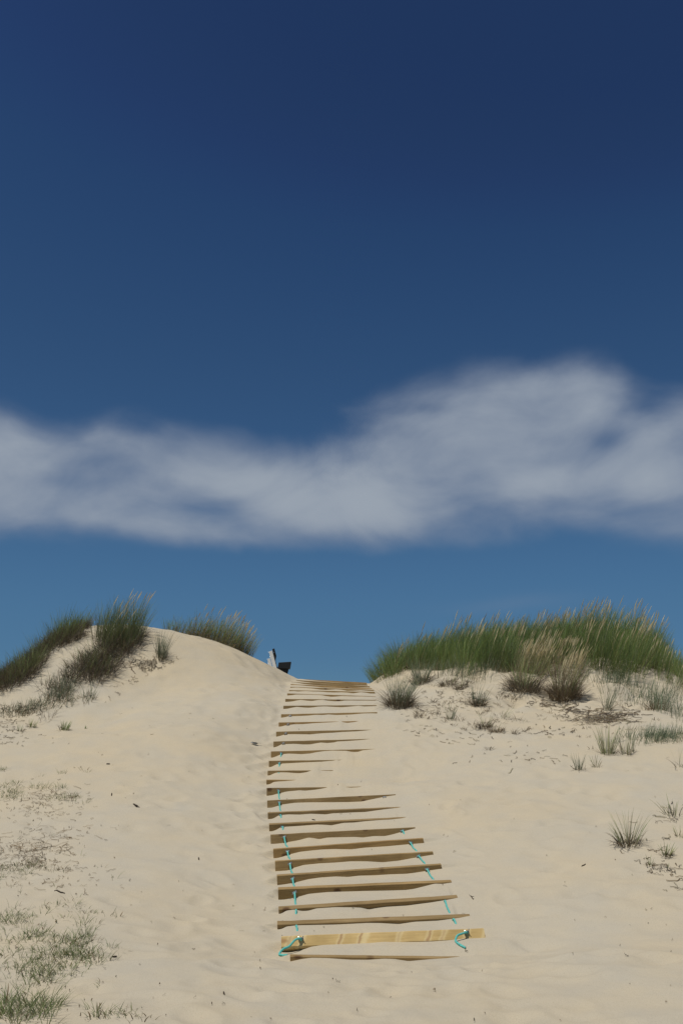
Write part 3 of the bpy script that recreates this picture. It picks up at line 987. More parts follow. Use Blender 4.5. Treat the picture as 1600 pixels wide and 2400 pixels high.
GREEN = 1.6 * np.array([(0.125, 0.190, 0.045), (0.095, 0.158, 0.042), (0.175, 0.205, 0.058), (0.11, 0.165, 0.070)])
BLUEG = 1.15 * np.array([(0.14, 0.19, 0.12), (0.11, 0.16, 0.10), (0.18, 0.21, 0.12)])
BROWN = 1.1 * np.array([(0.16, 0.110, 0.060), (0.11, 0.078, 0.045), (0.22, 0.16, 0.09), (0.20, 0.175, 0.13)])
STRAW = np.array([(0.66, 0.58, 0.36), (0.74, 0.66, 0.44), (0.54, 0.45, 0.27)])
GREY = np.array([(0.17, 0.145, 0.115), (0.11, 0.090, 0.070), (0.24, 0.21, 0.17)])


def pick(pal, n):
    i = RNG.integers(0, len(pal), n)
    return pal[i] * RNG.uniform(0.8, 1.2, (n, 1))


def blades(roots, length, az_, tilt, droop, width, c0, c1, K=5, thick=0.0, wob=0.12):
    """ribbons: roots (n,3), bearing az_, start tilt from vertical, extra bend droop (rad). Returns verts, faces, colours"""
    n = len(roots)
    t = np.linspace(0, 1, K + 1)
    ang = tilt[:, None] + droop[:, None] * (t[None] ** 1.3)
    seg = (length / K)[:, None]
    dr_ = np.sin(ang) * seg; dz_ = np.cos(ang) * seg
    rad = np.concatenate([np.zeros((n, 1)), np.cumsum((dr_[:, :-1] + dr_[:, 1:]) / 2, 1)], 1)
    zz = np.concatenate([np.zeros((n, 1)), np.cumsum((dz_[:, :-1] + dz_[:, 1:]) / 2, 1)], 1)
    az2 = az_[:, None] + RNG.normal(0, wob, (n, 1)) * t[None]
    cxp = roots[:, 0:1] + rad * np.cos(az2)
    cyp = roots[:, 1:2] + rad * np.sin(az2)
    czp = roots[:, 2:3] + zz
    wprof = np.interp(t, [0, 0.3, 0.75, 1.0], [0.8, 1.0, 0.65, 0.12])
    side = RNG.uniform(0, np.pi, n)[:, None]       # ribbon facing varies
    wx = np.cos(side) * width[:, None] * wprof / 2
    wy = np.sin(side) * width[:, None] * wprof / 2
    A = np.stack([cxp - wx, cyp - wy, czp], -1)
    B = np.stack([cxp + wx, cyp + wy, czp], -1)
    V_ = np.stack([A, B], 2).reshape(-1, 3)        # n*(K+1)*2
    bse = (np.arange(n) * (K + 1) * 2)[:, None] + (np.arange(K) * 2)[None]
    F_ = np.stack([bse, bse + 1, bse + 3, bse + 2], -1).reshape(-1, 4)
    cc = c0[:, None, :] * (1 - t[None, :, None]) + c1[:, None, :] * t[None, :, None]
    C_ = np.repeat(cc[:, :, None, :], 2, 2).reshape(-1, 3)
    return V_, F_, C_


def merge(parts):
    Vs, Fs, Cs, o = [], [], [], 0
    for v, f, c in parts:
        Vs.append(v); Fs.append(f + o); Cs.append(c); o += len(v)
    return np.concatenate(Vs), np.concatenate(Fs), np.concatenate(Cs)


def leaf_obj(name, parts, origin, parent=None):
    v, f, c = merge(parts)
    v = v - np.array(origin)[None]
    me = np_mesh(name, v, f, smooth=True)
    at = me.color_attributes.new('tint', 'FLOAT_COLOR', 'POINT')
    at.data.foreach_set('color', np.concatenate([c, np.ones((len(c), 1))], 1).astype(np.float32).ravel())
    o = link_mesh(name, me, M_LEAF, parent)
    if parent is None: o.location = origin
    return o


def tuft_geo(c, h, rad, n, pal=GREEN, base=BROWN, wind=0.35, spread=0.45, wmul=1.0, basemix=0.6, droop=0.5):
    """green leaves fanning out of a tuft centre"""
    a = RNG.uniform(0, 2 * np.pi, n)
    r = rad * np.sqrt(RNG.random(n))
    X_ = c[0] + r * np.cos(a); Y_ = c[1] + r * np.sin(a)
    roots = np.stack([X_, Y_, gz(X_, Y_) - 0.01], 1)
    L_ = h * RNG.uniform(0.55, 1.12, n)
    t_ = np.abs(RNG.normal(0, spread * 0.5, n)) + spread * 0.5 * r / max(rad, 1e-3)
    vx = np.sin(t_) * np.cos(a) + wind; vy = np.sin(t_) * np.sin(a)
    tilt = np.arctan(np.hypot(vx, vy)) * 0.75
    az_ = np.arctan2(vy, vx)
    dr_ = RNG.uniform(0.15, 1.0, n) * droop
    w = RNG.uniform(0.005, 0.009, n) * wmul
    col = pick(pal, n) * RNG.uniform(0.78, 1.2)
    c0 = lerp(col, pick(base, n), basemix)
    return blades(roots, L_, az_, tilt, dr_, w, c0, col * 1.05)


def thatch_geo(c, h, rad, n, pal=BROWN, wind=0.2, flat=1.0):
    """dead leaves slumped round the foot of a tuft"""
    a = RNG.uniform(0, 2 * np.pi, n)
    r = rad * np.sqrt(RNG.random(n))
    X_ = c[0] + r * np.cos(a); Y_ = c[1] + r * np.sin(a)
    roots = np.stack([X_, Y_, gz(X_, Y_) + 0.0], 1)
    az_ = a + RNG.normal(0, 0.6, n)
    az_ = np.arctan2(np.sin(az_), np.cos(az_) + wind)
    L_ = h * RNG.uniform(0.35, 1.0, n)
    tilt = RNG.uniform(0.15, 1.1, n) * flat
    dr_ = RNG.uniform(0.4, 1.5, n)
    c0 = pick(pal, n)
    v, f, c_ = blades(roots, L_, az_, tilt, dr_, RNG.uniform(0.006, 0.012, n), c0, pick(pal, n) * 1.15, wob=0.5)
    g = gz(v[:, 0], v[:, 1]) + 0.004
    v[:, 2] = np.maximum(v[:, 2], g)
    return v, f, c_


def heads_geo(c, h, rad, n, wind=0.45):
    """flowering stalks ending in straw coloured spikes"""
    a = RNG.uniform(0, 2 * np.pi, n)
    r = rad * np.sqrt(RNG.random(n))
    X_ = c[0] + r * np.cos(a); Y_ = c[1] + r * np.sin(a)
    roots = np.stack([X_, Y_, gz(X_, Y_)], 1)
    L_ = h * RNG.uniform(0.85, 1.18, n)
    az_ = RNG.normal(0.0, 0.35, n)
    tilt = RNG.uniform(0.05, 0.26, n) + wind * 0.3
    dr_ = RNG.uniform(0.1, 0.35, n)
    cst = pick(STRAW, n)
    K = 8
    t = np.linspace(0, 1, K + 1)
    out_ = []
    for s in (0, 1):     # two crossed ribbons so the spike has body
        st = RNG.bit_generator.state
        v, f, cc = blades(roots, L_, az_, tilt, dr_, np.full(n, 1.0), cst * 0.75, cst, K=K, wob=0.0)
        v = v.reshape(n, K + 1, 2, 3)
        mid = v.mean(2, keepdims=True)
        wp = np.interp(t, [0, 0.74, 0.80, 0.88, 0.96, 1], [0.004, 0.005, 0.017, 0.024, 0.017, 0.004])[None, :, None, None]
        ang = (s * np.pi / 2)
        dirv = np.array([math.cos(ang), math.sin(ang), 0])[None, None, None]
        sg = np.array([-0.5, 0.5])[None, None, :, None]
        v = mid + dirv * sg * wp
        out_.append((v.reshape(-1, 3), f, cc))
        RNG.bit_generator.state = st
    return merge(out_)


def inside(poly, x, y):
    r = np.zeros(len(x), bool)
    n = len(poly)
    for i in range(n):
        x1, y1 = poly[i]; x2, y2 = poly[(i + 1) % n]
        c = ((y1 > y) != (y2 > y)) & (x < (x2 - x1) * (y - y1) / (y2 - y1 + 1e-12) + x1)
        r ^= c
    return r


def scatter(poly, n, mind=0.0):
    """points in a world polygon, kept apart"""
    poly = np.array(poly)
    lo, hi = poly.min(0), poly.max(0)
    res = []
    tries = 0
    while len(res) < n and tries < n * 60:
        tries += 1
        p = RNG.uniform(lo, hi)
        if not inside(poly, p[0:1], p[1:2])[0]: continue
        if mind and any((p[0] - q[0]) ** 2 + (p[1] - q[1]) ** 2 < mind * mind for q in res): continue
        res.append(p)
    return res


def g2(px, py):
    p, t = hit(px, py)
    return (p[0], p[1])


def beyond(c, dy):
    p = P(*c)
    return (p[0] * (1 + dy / p[1]), p[1] + dy)


def stand(name, label, tufts, group=None):
    """one mass of grass too dense to count; tufts: (x, y, kind dict)"""
    leaves = []
    for (x, y, d) in tufts:
        if d.get('n', 30): leaves.append(tuft_geo((x, y), d['h'], d.get('r', 0.16), d.get('n', 30), d.get('pal', GREEN), d.get('base', BROWN), d.get('wind', 0.3), d.get('spread', 0.45), basemix=d.get('bm', 0.6), wmul=d.get('w', 1.0), droop=d.get('droop', 0.5)))
        if d.get('th', 0): leaves.append(thatch_geo((x, y), d.get('thh', d['h'] * 0.5), d.get('r', 0.16) * 1.25, d['th'], d.get('thp', BROWN)))
        if d.get('hd', 0): leaves.append(heads_geo((x, y), d['h'] * d.get('hs', 1.12), d.get('r', 0.16), d['hd']))
    o = leaf_obj(name, leaves, (0, 0, 0))
    tag(o, label, 'grass', group, 'stuff')
    return o


# right-hand ridge
poly = [g2(884, 1596), g2(920, 1586), g2(1000, 1572), g2(1080, 1580), g2(1180, 1578), g2(1260, 1572), g2(1380, 1580), g2(1450, 1595), g2(1530, 1606), g2(1610, 1622)]
poly += [beyond(c, 1.9) for c in [(888, 1586, 26.35)] + RCREST[1:-1]][::-1]
tf_ = []
for (x, y) in scatter(poly, 470, 0.185):
    px = 800 + x / (y / 1.03) * FPX
    edge = np.interp(px, [865, 895, 930, 1000, 1100, 1480, 1530, 1570, 1650], [0.42, 0.68, 0.92, 0.92, 0.95, 1.0, 0.95, 0.7, 0.55])
    h = edge * RNG.uniform(0.82, 1.02) * (1 + 0.5 * float(vnoise(np.array([x]), np.array([y]), 0.9, 21)[0]))
    gr = [GREEN, GREEN * 0.85, GREEN * 0.68, np.concatenate([GREEN, GREEN, GREEN, STRAW * 0.4])][int(RNG.integers(0, 4))]
    straw = RNG.random() < np.interp(px, [860, 1000, 1180, 1250, 1380, 1600], [0.02, 0.06, 0.16, 0.36, 0.36, 0.1])
    tf_.append((x, y, dict(h=h, n=60, r=0.18, bm=0.32, hd=int(RNG.integers(3, 7)) if straw else (1 if RNG.random() < 0.25 else 0), th=10, wind=RNG.uniform(0.15, 0.4) if px > 960 else np.interp(px, [860, 960], [-0.3, 0.15]), spread=0.5 if px > 960 else 0.8, pal=gr)))
stand('marram_grass', 'dense green marram grass topping the right hand dune', tf_, 'marram grass crowning the dunes')

# sparse fringe in front of the right ridge
poly = [g2(1370, 1600), g2(1440, 1640), g2(1500, 1660), g2(1600, 1700), g2(1600, 1640), g2(1520, 1615), g2(1440, 1595)]
tf_ = [(x, y, dict(h=RNG.uniform(0.3, 0.5), n=9, r=0.16, bm=0.35, th=2, pal=BLUEG, wind=0.25)) for x, y in scatter(poly, 85, 0.14)]
poly = [g2(1020, 1585), g2(1080, 1600), g2(1150, 1590), g2(1170, 1575), g2(1080, 1570)]
tf_ += [(x, y, dict(h=RNG.uniform(0.35, 0.55), n=10, r=0.15, bm=0.35, th=2, pal=BLUEG, wind=0.2)) for x, y in scatter(poly, 26, 0.14)]
stand('thin_grass', 'thin blue green grass below the dense right ridge', tf_)

# straw coloured stand in the middle of the right ridge's front
poly = [g2(1190, 1588), g2(1240, 1592), g2(1330, 1590), g2(1375, 1580), g2(1330, 1560), g2(1230, 1560)]
tf_ = [(x, y, dict(h=RNG.uniform(0.6, 0.8), n=22, r=0.15, bm=0.7, th=14, hd=9, hs=1.15, wind=0.45, pal=np.concatenate([GREEN, STRAW * 0.6]))) for x, y in scatter(poly, 22, 0.2)]
stand('straw_grass', 'straw coloured flowering grass at the middle of the right ridge', tf_)

# left dune: stand along the upper left skyline
poly = [g2(-30, 1628), g2(30, 1612), g2(76, 1582), g2(104, 1542), g2(145, 1514), g2(186, 1492)]
poly += [beyond(c, 0.9) for c in ((210, 1476, 24.8), (160, 1492, 24.4), (110, 1518, 23.9), (60, 1563, 23.2), (0, 1598, 22.6), (-60, 1620, 22))]
tf_ = []
for x, y in scatter(poly, 170, 0.14):
    tf_.append((x, y, dict(h=RNG.uniform(0.42, 0.68) * (1 + 1.1 * float(vnoise(np.array([x]), np.array([y]), 1.6, 41)[0])), n=18, r=0.15, bm=0.85, th=80, thh=0.42, thp=np.concatenate([BROWN * 0.65, GREY * 0.75, BROWN * 0.65]), wind=0.12, spread=0.6, pal=GREEN * 0.8)))
stand('marram_grass', 'dark grass following the left skyline down to the edge', tf_, 'marram grass crowning the dunes')

# left dune: the mound of dark grass in the middle and its tall tufts
poly = [g2(218, 1540), g2(250, 1508), g2(325, 1495), g2(312, 1525), g2(270, 1545), g2(250, 1585), g2(222, 1598), g2(170, 1595), g2(165, 1582)]
tf_ = []
for x, y in scatter(poly, 80, 0.14):
    tf_.append((x, y, dict(h=RNG.uniform(0.4, 0.62), n=10, r=0.16, bm=0.9, th=75, thh=0.45, thp=np.concatenate([BROWN * 0.65, GREY * 0.75]), wind=0.1, spread=0.6, pal=GREEN * 0.8)))
poly = [g2(105, 1612), g2(150, 1590), g2(180, 1598), g2(160, 1622), g2(120, 1628)]
for x, y in scatter(poly, 22, 0.15):
    tf_.append((x, y, dict(h=RNG.uniform(0.28, 0.45), n=14, r=0.15, bm=0.8, th=26, thh=0.3, thp=np.concatenate([BROWN * 0.8, GREY]), wind=0.1, spread=0.6, pal=BLUEG)))
poly = [g2(228, 1500), g2(250, 1482), g2(318, 1480), g2(325, 1510), g2(290, 1520), g2(240, 1520)]
for x, y in scatter(poly, 34, 0.16):
    tf_.append((x, y, dict(h=RNG.uniform(0.75, 1.0), n=52, r=0.14, bm=0.6, th=10, hd=int(RNG.integers(0, 3)), wind=0.16, spread=0.36, pal=np.concatenate([GREEN * 0.75, BLUEG * 0.9]))))
stand('marram_grass', 'tall and dark brown marram grass on the left dune face', tf_, 'marram grass crowning the dunes')

# crest of the left dune towards the pass
tf_ = []
for k in range(52):
    f = k / 51
    px = lerp(408, 575, f); py = np.interp(px, [400, 425, 470, 530, 580], [1480, 1486, 1498, 1520, 1543])
    p = P(px, py, np.interp(px, [400, 580], [25.4, 26.0]))
    dy = RNG.uniform(-0.2, 0.7)
    big = px > 455
    tf_.append((p[0] + RNG.normal(0, 0.05), p[1] + dy, dict(h=RNG.uniform(0.62, 0.88) * (np.interp(px, [465, 500, 560, 575], [0.8, 1, 0.95, 0.75]) if big else 0.62), n=36 if big else 12, r=0.17, bm=0.65, th=12 if big else 5, hd=2 if (big and RNG.random() < 0.6) else 0, wind=0.38, pal=np.concatenate([GREEN, STRAW * 0.45]))))
for q in range(5):
    p = P(388 + q * 7, 1480, 25.5)
    tf_.append((p[0], p[1], dict(h=0.34, n=14, r=0.1, bm=0.5, th=6, wind=0.1)))
stand('marram_grass', 'green and straw grass on the left dune crest near the bench', tf_, 'marram grass crowning the dunes')


# ------------------------------------------------------------------ single tufts, each a thing with its leaves and dead foot
def tuft(px, py, hpx, wpx, label, n=40, dead=30, heads=0, pal=GREEN, thp=BROWN, wind=0.25, spread=0.5, bm=0.5, droop=0.5, w=1.0, flat=1.0, group='separate grass tufts on the sand'):
    c, t = hit(px, py)
    h = hpx * t / FPX
    r = wpx * t / FPX * 0.5
    if n > 30: n = int(n * 1.6)
    if dead > 40: dead = int(dead * 2.2)
    root = empty('grass_tuft', tuple(c))
    tag(root, label, 'grass tuft', group)
    if n:
        o = leaf_obj('leaves', [tuft_geo(c, h * 0.95, r * 0.5, n, pal, BROWN, wind, spread, basemix=bm, droop=droop, wmul=w)], c); o.location = (0, 0, 0); o.parent = root
    if dead:
        o = leaf_obj('dead_leaves', [thatch_geo(c, min(h * 0.75, r * 1.5), r * 0.75, dead, thp, flat=flat)], c); o.location = (0, 0, 0); o.parent = root
    if heads:
        o = leaf_obj('seed_heads', [heads_geo(c, h * 1.0, r * 0.5, heads)], c); o.location = (0, 0, 0); o.parent = root
    return root


DARK = np.concatenate([BROWN * 0.65, GREY * 0.7, BROWN * 0.8, STRAW[:1] * 0.45])
tuft(935, 1655, 86, 84, 'bushy tuft with grey dead foot just right of the upper steps', 130, 190, pal=BLUEG, thp=DARK)
tuft(985, 1603, 72, 62, 'blue green tuft above the bushy one beside the upper steps', 90, 60, pal=BLUEG, thp=DARK, wind=0.1)
tuft(1048, 1606, 34, 52, 'low brown tuft below the right ridge, left of its twin', 14, 80, thp=DARK)
tuft(1082, 1614, 36, 40, 'small brown tuft leaning over bare roots under the right ridge', 14, 60, thp=DARK)
tuft(1120, 1655, 62, 46, 'grey green tuft with a dark fan of dead leaves to its right', 34, 90, pal=BLUEG, thp=DARK)
tuft(1056, 1688, 44, 34, 'wispy pale tuft among dead roots on the right slope', 22, 14, pal=BLUEG)
tuft(1137, 1706, 44, 40, 'dead brown tuft with a few upright green leaves', 12, 60, thp=DARK)
tuft(1163, 1716, 26, 46, 'flattened straw and brown tuft lowest of the dead cluster', 6, 60, thp=BROWN)
tuft(1178, 1683, 36, 44, 'small tuft with thin leaves swept right beside dead tufts', 9, 16, wind=0.9, droop=0.8)
tuft(1228, 1618, 84, 92, 'wide dark tuft of matted dead leaves below straw stand', 60, 260, thp=DARK, wind=0.2)
tuft(1322, 1636, 108, 96, 'largest single tuft, reddish brown with straw seed heads leaning right', 190, 260, 34, pal=np.concatenate([BROWN * 1.0, GREEN, BROWN]), thp=BROWN * 0.7, wind=0.3, spread=0.5, bm=0.8)
tuft(1422, 1664, 70, 40, 'slender blue green tuft right of the largest brown one', 34, 16, pal=BLUEG, wind=0.3)
tuft(1538, 1662, 66, 66, 'open tuft near the right edge with dead leaves trailing right', 40, 50, pal=BLUEG, wind=0.25)
tuft(1424, 1768, 76, 62, 'upright green tuft with straw leaves, left of a pair', 54, 24, pal=np.concatenate([GREEN, BLUEG, STRAW * 0.6]), wind=0.1)
tuft(1466, 1770, 62, 44, 'stringy upright tuft in the middle of the row of three', 28, 12, pal=np.concatenate([GREEN, STRAW * 0.6]), wind=0.05, spread=0.3)
tuft(1484, 1764, 44, 18, 'narrow sprig at the right end of the row of three', 11, 3, pal=BLUEG, wind=0.2, spread=0.25)
tuft(1396, 1799, 34, 34, 'sparse pale sprig just below the row of three tufts', 14, 6, pal=np.concatenate([GREEN, STRAW * 0.6]))
tuft(1357, 1806, 42, 38, 'small blue green tuft alone on the bare right slope', 30, 14, pal=BLUEG, wind=0.05)
tuft(1595, 1800, 60, 50, 'few thin bent stems at the right edge below thin grass', 8, 6, pal=BLUEG)
tuft(1472, 1984, 92, 70, 'spiky tuft with matted grey foot alone low on the right', 31, 45, pal=np.concatenate([GREEN, STRAW * 0.55]), thp=DARK, wind=0.05, spread=0.9, w=0.9)
tuft(1575, 1912, 58, 60, 'spidery tuft of few long leaves at the right edge', 18, 20, wind=-0.1, spread=1.0, thp=GREY)
tuft(1593, 1962, 34, 36, 'small spray of leaves cut by the right edge', 14, 8, spread=0.9)
tuft(1562, 2006, 40, 40, 'thin tuft on a dark creeping root near the right edge', 18, 28, thp=DARK, spread=0.7)
tuft(1522, 2030, 30, 26, 'short dark tuft left of the creeping root', 12, 26, thp=DARK)
tuft(1560, 2038, 24, 34, 'dry grey curl of leaves lowest at the right edge', 4, 26, thp=GREY)
tuft(1601, 1722, 30, 22, 'dark tuft cut off by the right edge, upper slope', 12, 24, thp=DARK)
# left dune
tuft(378, 1546, 72, 40, 'upright green tuft alone on the bare left dune face', 64, 40, pal=BLUEG, thp=DARK, wind=0.08, spread=0.3)
tuft(210, 1636, 50, 34, 'few stiff stems fanning out below the dark grass mound', 14, 5, pal=BLUEG, spread=0.6, wind=-0.1)
tuft(170, 1658, 56, 12, 'pair of thin upright stems below the dark mound', 5, 0, pal=BLUEG, spread=0.15, wind=0.05)
tuft(152, 1712, 26, 30, 'largest of three small round tufts at the left edge', 34, 30, thp=DARK)
tuft(76, 1706, 22, 24, 'middle one of three small round tufts at the left edge', 24, 20, thp=DARK)
tuft(48, 1714, 20, 22, 'leftmost of three small round tufts, brownish and slumped', 12, 26, thp=DARK)
tuft(112, 1686, 52, 60, 'thin tangle of bare twiggy stems on the left slope', 16, 6, pal=GREY, spread=0.8, wind=0)
tuft(202, 1708, 10, 12, 'tiny dark sprig right of the three small tufts', 5, 6, thp=DARK)

# patches on the left slope under the dark mound
tf_ = []
for px, py, w_, k in ((130, 1640, 45, 16), (90, 1662, 40, 10), (60, 1668, 30, 8), (150, 1625, 40, 10), (25, 1672, 30, 7), (200, 1642, 20, 4)):
    for q in range(k):
        c, t = hit(px + RNG.normal(0, w_ * 0.5), py + RNG.normal(0, 5))
        tf_.append((c[0], c[1], dict(h=RNG.uniform(0.14, 0.34), n=9, r=0.14, bm=0.5, th=10, thh=0.2, pal=BLUEG, wind=0.1, spread=0.7)))
stand('thin_grass', 'thin grass straggling below the dark mound on the left slope', tf_)
tf_ = []
for q in range(60):
    c, t = hit(1545 + RNG.normal(0, 33), 1730 - RNG.normal(0, 7))
    tf_.append((c[0], c[1], dict(h=RNG.uniform(0.16, 0.34), n=8, r=0.1, bm=0.3, th=1, pal=BLUEG * 1.1, wind=0.35)))
stand('thin_grass', 'low patch of fine pale green grass at the right edge', tf_)

# ------------------------------------------------------------------ creeping grass at the lower left
tf_ = []


def patch(px, py, sx, sy, k, h, n=9, pal=GREEN, w=0.66, th=1, r=0.06, spread=1.4):
    for q in range(k):
        x_, y_ = px + RNG.normal(0, sx), py + RNG.normal(0, sy)
        if x_ < -40: continue
        c, t = hit(x_, y_)
        tf_.append((c[0], c[1], dict(h=RNG.uniform(0.6, 1.15) * h, n=int(n * RNG.uniform(0.5, 1.3)), r=r, bm=0.3, th=th, thh=h * 0.7, pal=pal, wind=RNG.normal(0, 0.25), spread=spread, w=w, droop=1.5)))


GR2 = np.array([(0.15, 0.21, 0.065), (0.12, 0.18, 0.055), (0.22, 0.25, 0.10), (0.15, 0.20, 0.10)])
patch(150, 2240, 55, 22, 70, 0.13, pal=GR2)
patch(60, 2265, 50, 22, 45, 0.13, pal=GR2)
patch(185, 2205, 35, 22, 30, 0.13, pal=GR2)
patch(20, 2160, 30, 10, 24, 0.13, pal=GR2)
patch(70, 2195, 35, 12, 26, 0.12, pal=GR2)
patch(110, 2295, 60, 12, 20, 0.12, pal=GR2)
patch(60, 2140, 50, 14, 16, 0.11, 7, pal=GR2)
patch(130, 2125, 40, 14, 10, 0.11, 7, pal=GR2)
patch(60, 2375, 50, 16, 28, 0.22, 11, pal=GR2)
patch(10, 2370, 20, 14, 12, 0.22, 11, pal=GR2)
patch(110, 2360, 16, 10, 8, 0.18, 13, pal=GR2)
patch(235, 2380, 32, 9, 14, 0.14, 8, pal=GR2)
patch(340, 2390, 20, 6, 3, 0.12, 4, pal=np.concatenate([GR2, STRAW * 0.5]))
patch(60, 2035, 42, 7, 34, 0.11, 9, pal=np.concatenate([GR2, BROWN]))
patch(20, 2050, 30, 14, 18, 0.11, 8, pal=GR2)
patch(155, 1873, 22, 4, 16, 0.16, 9, pal=GR2)
patch(100, 1850, 22, 4, 12, 0.16, 8, pal=GR2)
patch(15, 1852, 18, 9, 18, 0.17, 9, pal=GR2)
patch(25, 1870, 14, 4, 8, 0.16, 9, pal=GR2)
patch(5, 1806, 8, 2, 4, 0.14, 8, pal=GR2)
patch(120, 2010, 70, 60, 26, 0.10, 4, pal=np.concatenate([GR2, BROWN]))
patch(215, 2190, 35, 60, 16, 0.12, 4, pal=GR2)
patch(150, 1812, 30, 4, 6, 0.12, 5, pal=GR2)
stand('creeping_grass', 'low green grass creeping over the sand at the lower left', tf_)


# ------------------------------------------------------------------ dead runners, litter
def runner_geo(px, py, wpx, n, lpx=30, pal=DARK, thick=0.008, sy=5):
    """short wiry dead runners lying on the sand, wandering about"""
    out_ = []
    for q in range(n):
        c, t = hit(px + RNG.normal(0, wpx * 0.5), py + RNG.normal(0, sy))
        m = t / FPX
        ln = lpx * m * RNG.uniform(0.3, 1.3)
        a = RNG.uniform(0, 2 * np.pi) if RNG.random() < 0.4 else RNG.normal(0, 0.5)
        K = 6
        pts_ = [np.array([c[0], c[1]])]
        for k in range(K):
            a += RNG.normal(0, 0.7)
            pts_.append(pts_[-1] + ln / K * np.array([math.cos(a), math.sin(a)]))
        pts_ = np.array(pts_)
        z = gz(pts_[:, 0], pts_[:, 1]) + 0.004 + np.abs(RNG.normal(0, 0.008, K + 1))
        w = thick * RNG.uniform(0.6, 1.3)
        nrm = np.stack([-np.gradient(pts_[:, 1]), np.gradient(pts_[:, 0])], 1)
        nrm /= np.linalg.norm(nrm, axis=1, keepdims=True) + 1e-9
        A = np.concatenate([pts_ - nrm * w / 2, (z)[:, None]], 1)
        T = np.concatenate([pts_, (z + w * 0.8)[:, None]], 1)
        B = np.concatenate([pts_ + nrm * w / 2, (z)[:, None]], 1)
        v = np.stack([A, T, B], 1).reshape(-1, 3)
        f = []
        for k in range(K):
            for s in (0, 1):
                f.append([k * 3 + s, k * 3 + s + 1, (k + 1) * 3 + s + 1, (k + 1) * 3 + s])
        col = pick(pal, 1)[0]
        out_.append((v, np.array(f), np.repeat(col[None], len(v), 0)))
    return out_


def litter(name, label, parts, cat='plant litter'):
    o = leaf_obj(name, parts, (0, 0, 0))
    tag(o, label, cat, None, 'stuff')


pt = runner_geo(1400, 1686, 70, 230, 34, sy=6, thick=0.006)
for a in ( (1330, 1665, 60, 60, 30, 7), (1430, 1680, 60, 70, 36, 6), (1255, 1650, 40, 20, 20, 8), (1480, 1660, 40, 12, 22, 8), (1290, 1715, 70, 26, 20, 5)):
    pt += runner_geo(a[0], a[1], a[2], a[3], a[4], sy=a[5], thick=0.012)
for a in ((1070, 1640, 90, 40, 16, 14), (1010, 1665, 90, 26, 14, 10), (1090, 1720, 110, 22, 14, 12), (1000, 1715, 60, 14, 16, 9), (1130, 1745, 90, 12, 14, 7), (1200, 1775, 120, 24, 20, 8), (1040, 1650, 60, 40, 8, 12)):
    pt += runner_geo(a[0], a[1], a[2], a[3], a[4], sy=a[5], thick=0.008)
for a in ((1560, 2030, 40, 22, 26, 14), (1570, 2080, 40, 8, 36, 18), (1560, 1920, 50, 14, 30, 20), (1530, 1995, 60, 12, 26, 20), (1500, 1700, 100, 14, 18, 10)):
    pt += runner_geo(a[0], a[1], a[2], a[3], a[4], sy=a[5], thick=0.008)
for q in range(70):
    c, t = hit(RNG.uniform(950, 1240), 1650 + RNG.normal(0, 38))
    pt.append(thatch_geo(c, RNG.uniform(0.08, 0.2), RNG.uniform(0.04, 0.12), int(RNG.integers(8, 22)), np.concatenate([DARK, BROWN]), wind=0.3))
for q in range(26):
    c, t = hit(RNG.uniform(1240, 1600), 1700 + RNG.normal(0, 30))
    pt.append(thatch_geo(c, RNG.uniform(0.06, 0.14), RNG.uniform(0.03, 0.08), int(RNG.integers(5, 12)), np.concatenate([DARK, BROWN]), wind=0.3))
litter('dead_runners', 'dark dead grass roots and runners strewn on the right slope', pt)
pt = []
for a in ((60, 2010, 110, 80, 30, 10), (90, 1960, 130, 60, 30, 14), (80, 1900, 120, 80, 18, 12), (130, 1865, 110, 60, 22, 8), (60, 1990, 100, 60, 40, 6), (150, 2060, 120, 40, 26, 16)):
    pt += runner_geo(a[0], a[1], a[2], a[3], a[4], sy=a[5], thick=0.0045, pal=BROWN)
for a in ((330, 1556, 40, 50, 22, 2.5), (350, 1568, 26, 40, 14, 3), (368, 1554, 40, 40, 16, 3), (300, 1565, 50, 14, 18, 10), (312, 1596, 14, 12, 12, 3), (30, 1730, 50, 30, 16, 12), (20, 1700, 40, 30, 20, 8), (50, 1665, 80, 40, 22, 6), (240, 1620, 60, 12, 14, 12)):
    pt += runner_geo(a[0], a[1], a[2], a[3], a[4], sy=a[5], thick=0.007)
litter('dead_runners', 'dark wiry dead runners lying on the left slope', pt)
pt = []
for q in range(460):
    px = RNG.uniform(0, 1600); py = 1640 + 760 * RNG.random() ** 0.8
    if RNG.random() > np.interp(px, [0, 350, 700, 1100, 1600], [1.0, 0.7, 0.3, 0.22, 0.35]): continue
    pt += runner_geo(px, py, 1, 1, RNG.choice([4, 6, 8, 14]), pal=np.concatenate([DARK, BROWN]), sy=1, thick=RNG.choice([0.003, 0.005, 0.007]))
litter('plant_litter', 'scattered specks and short bits of dead stem across the sand', pt)


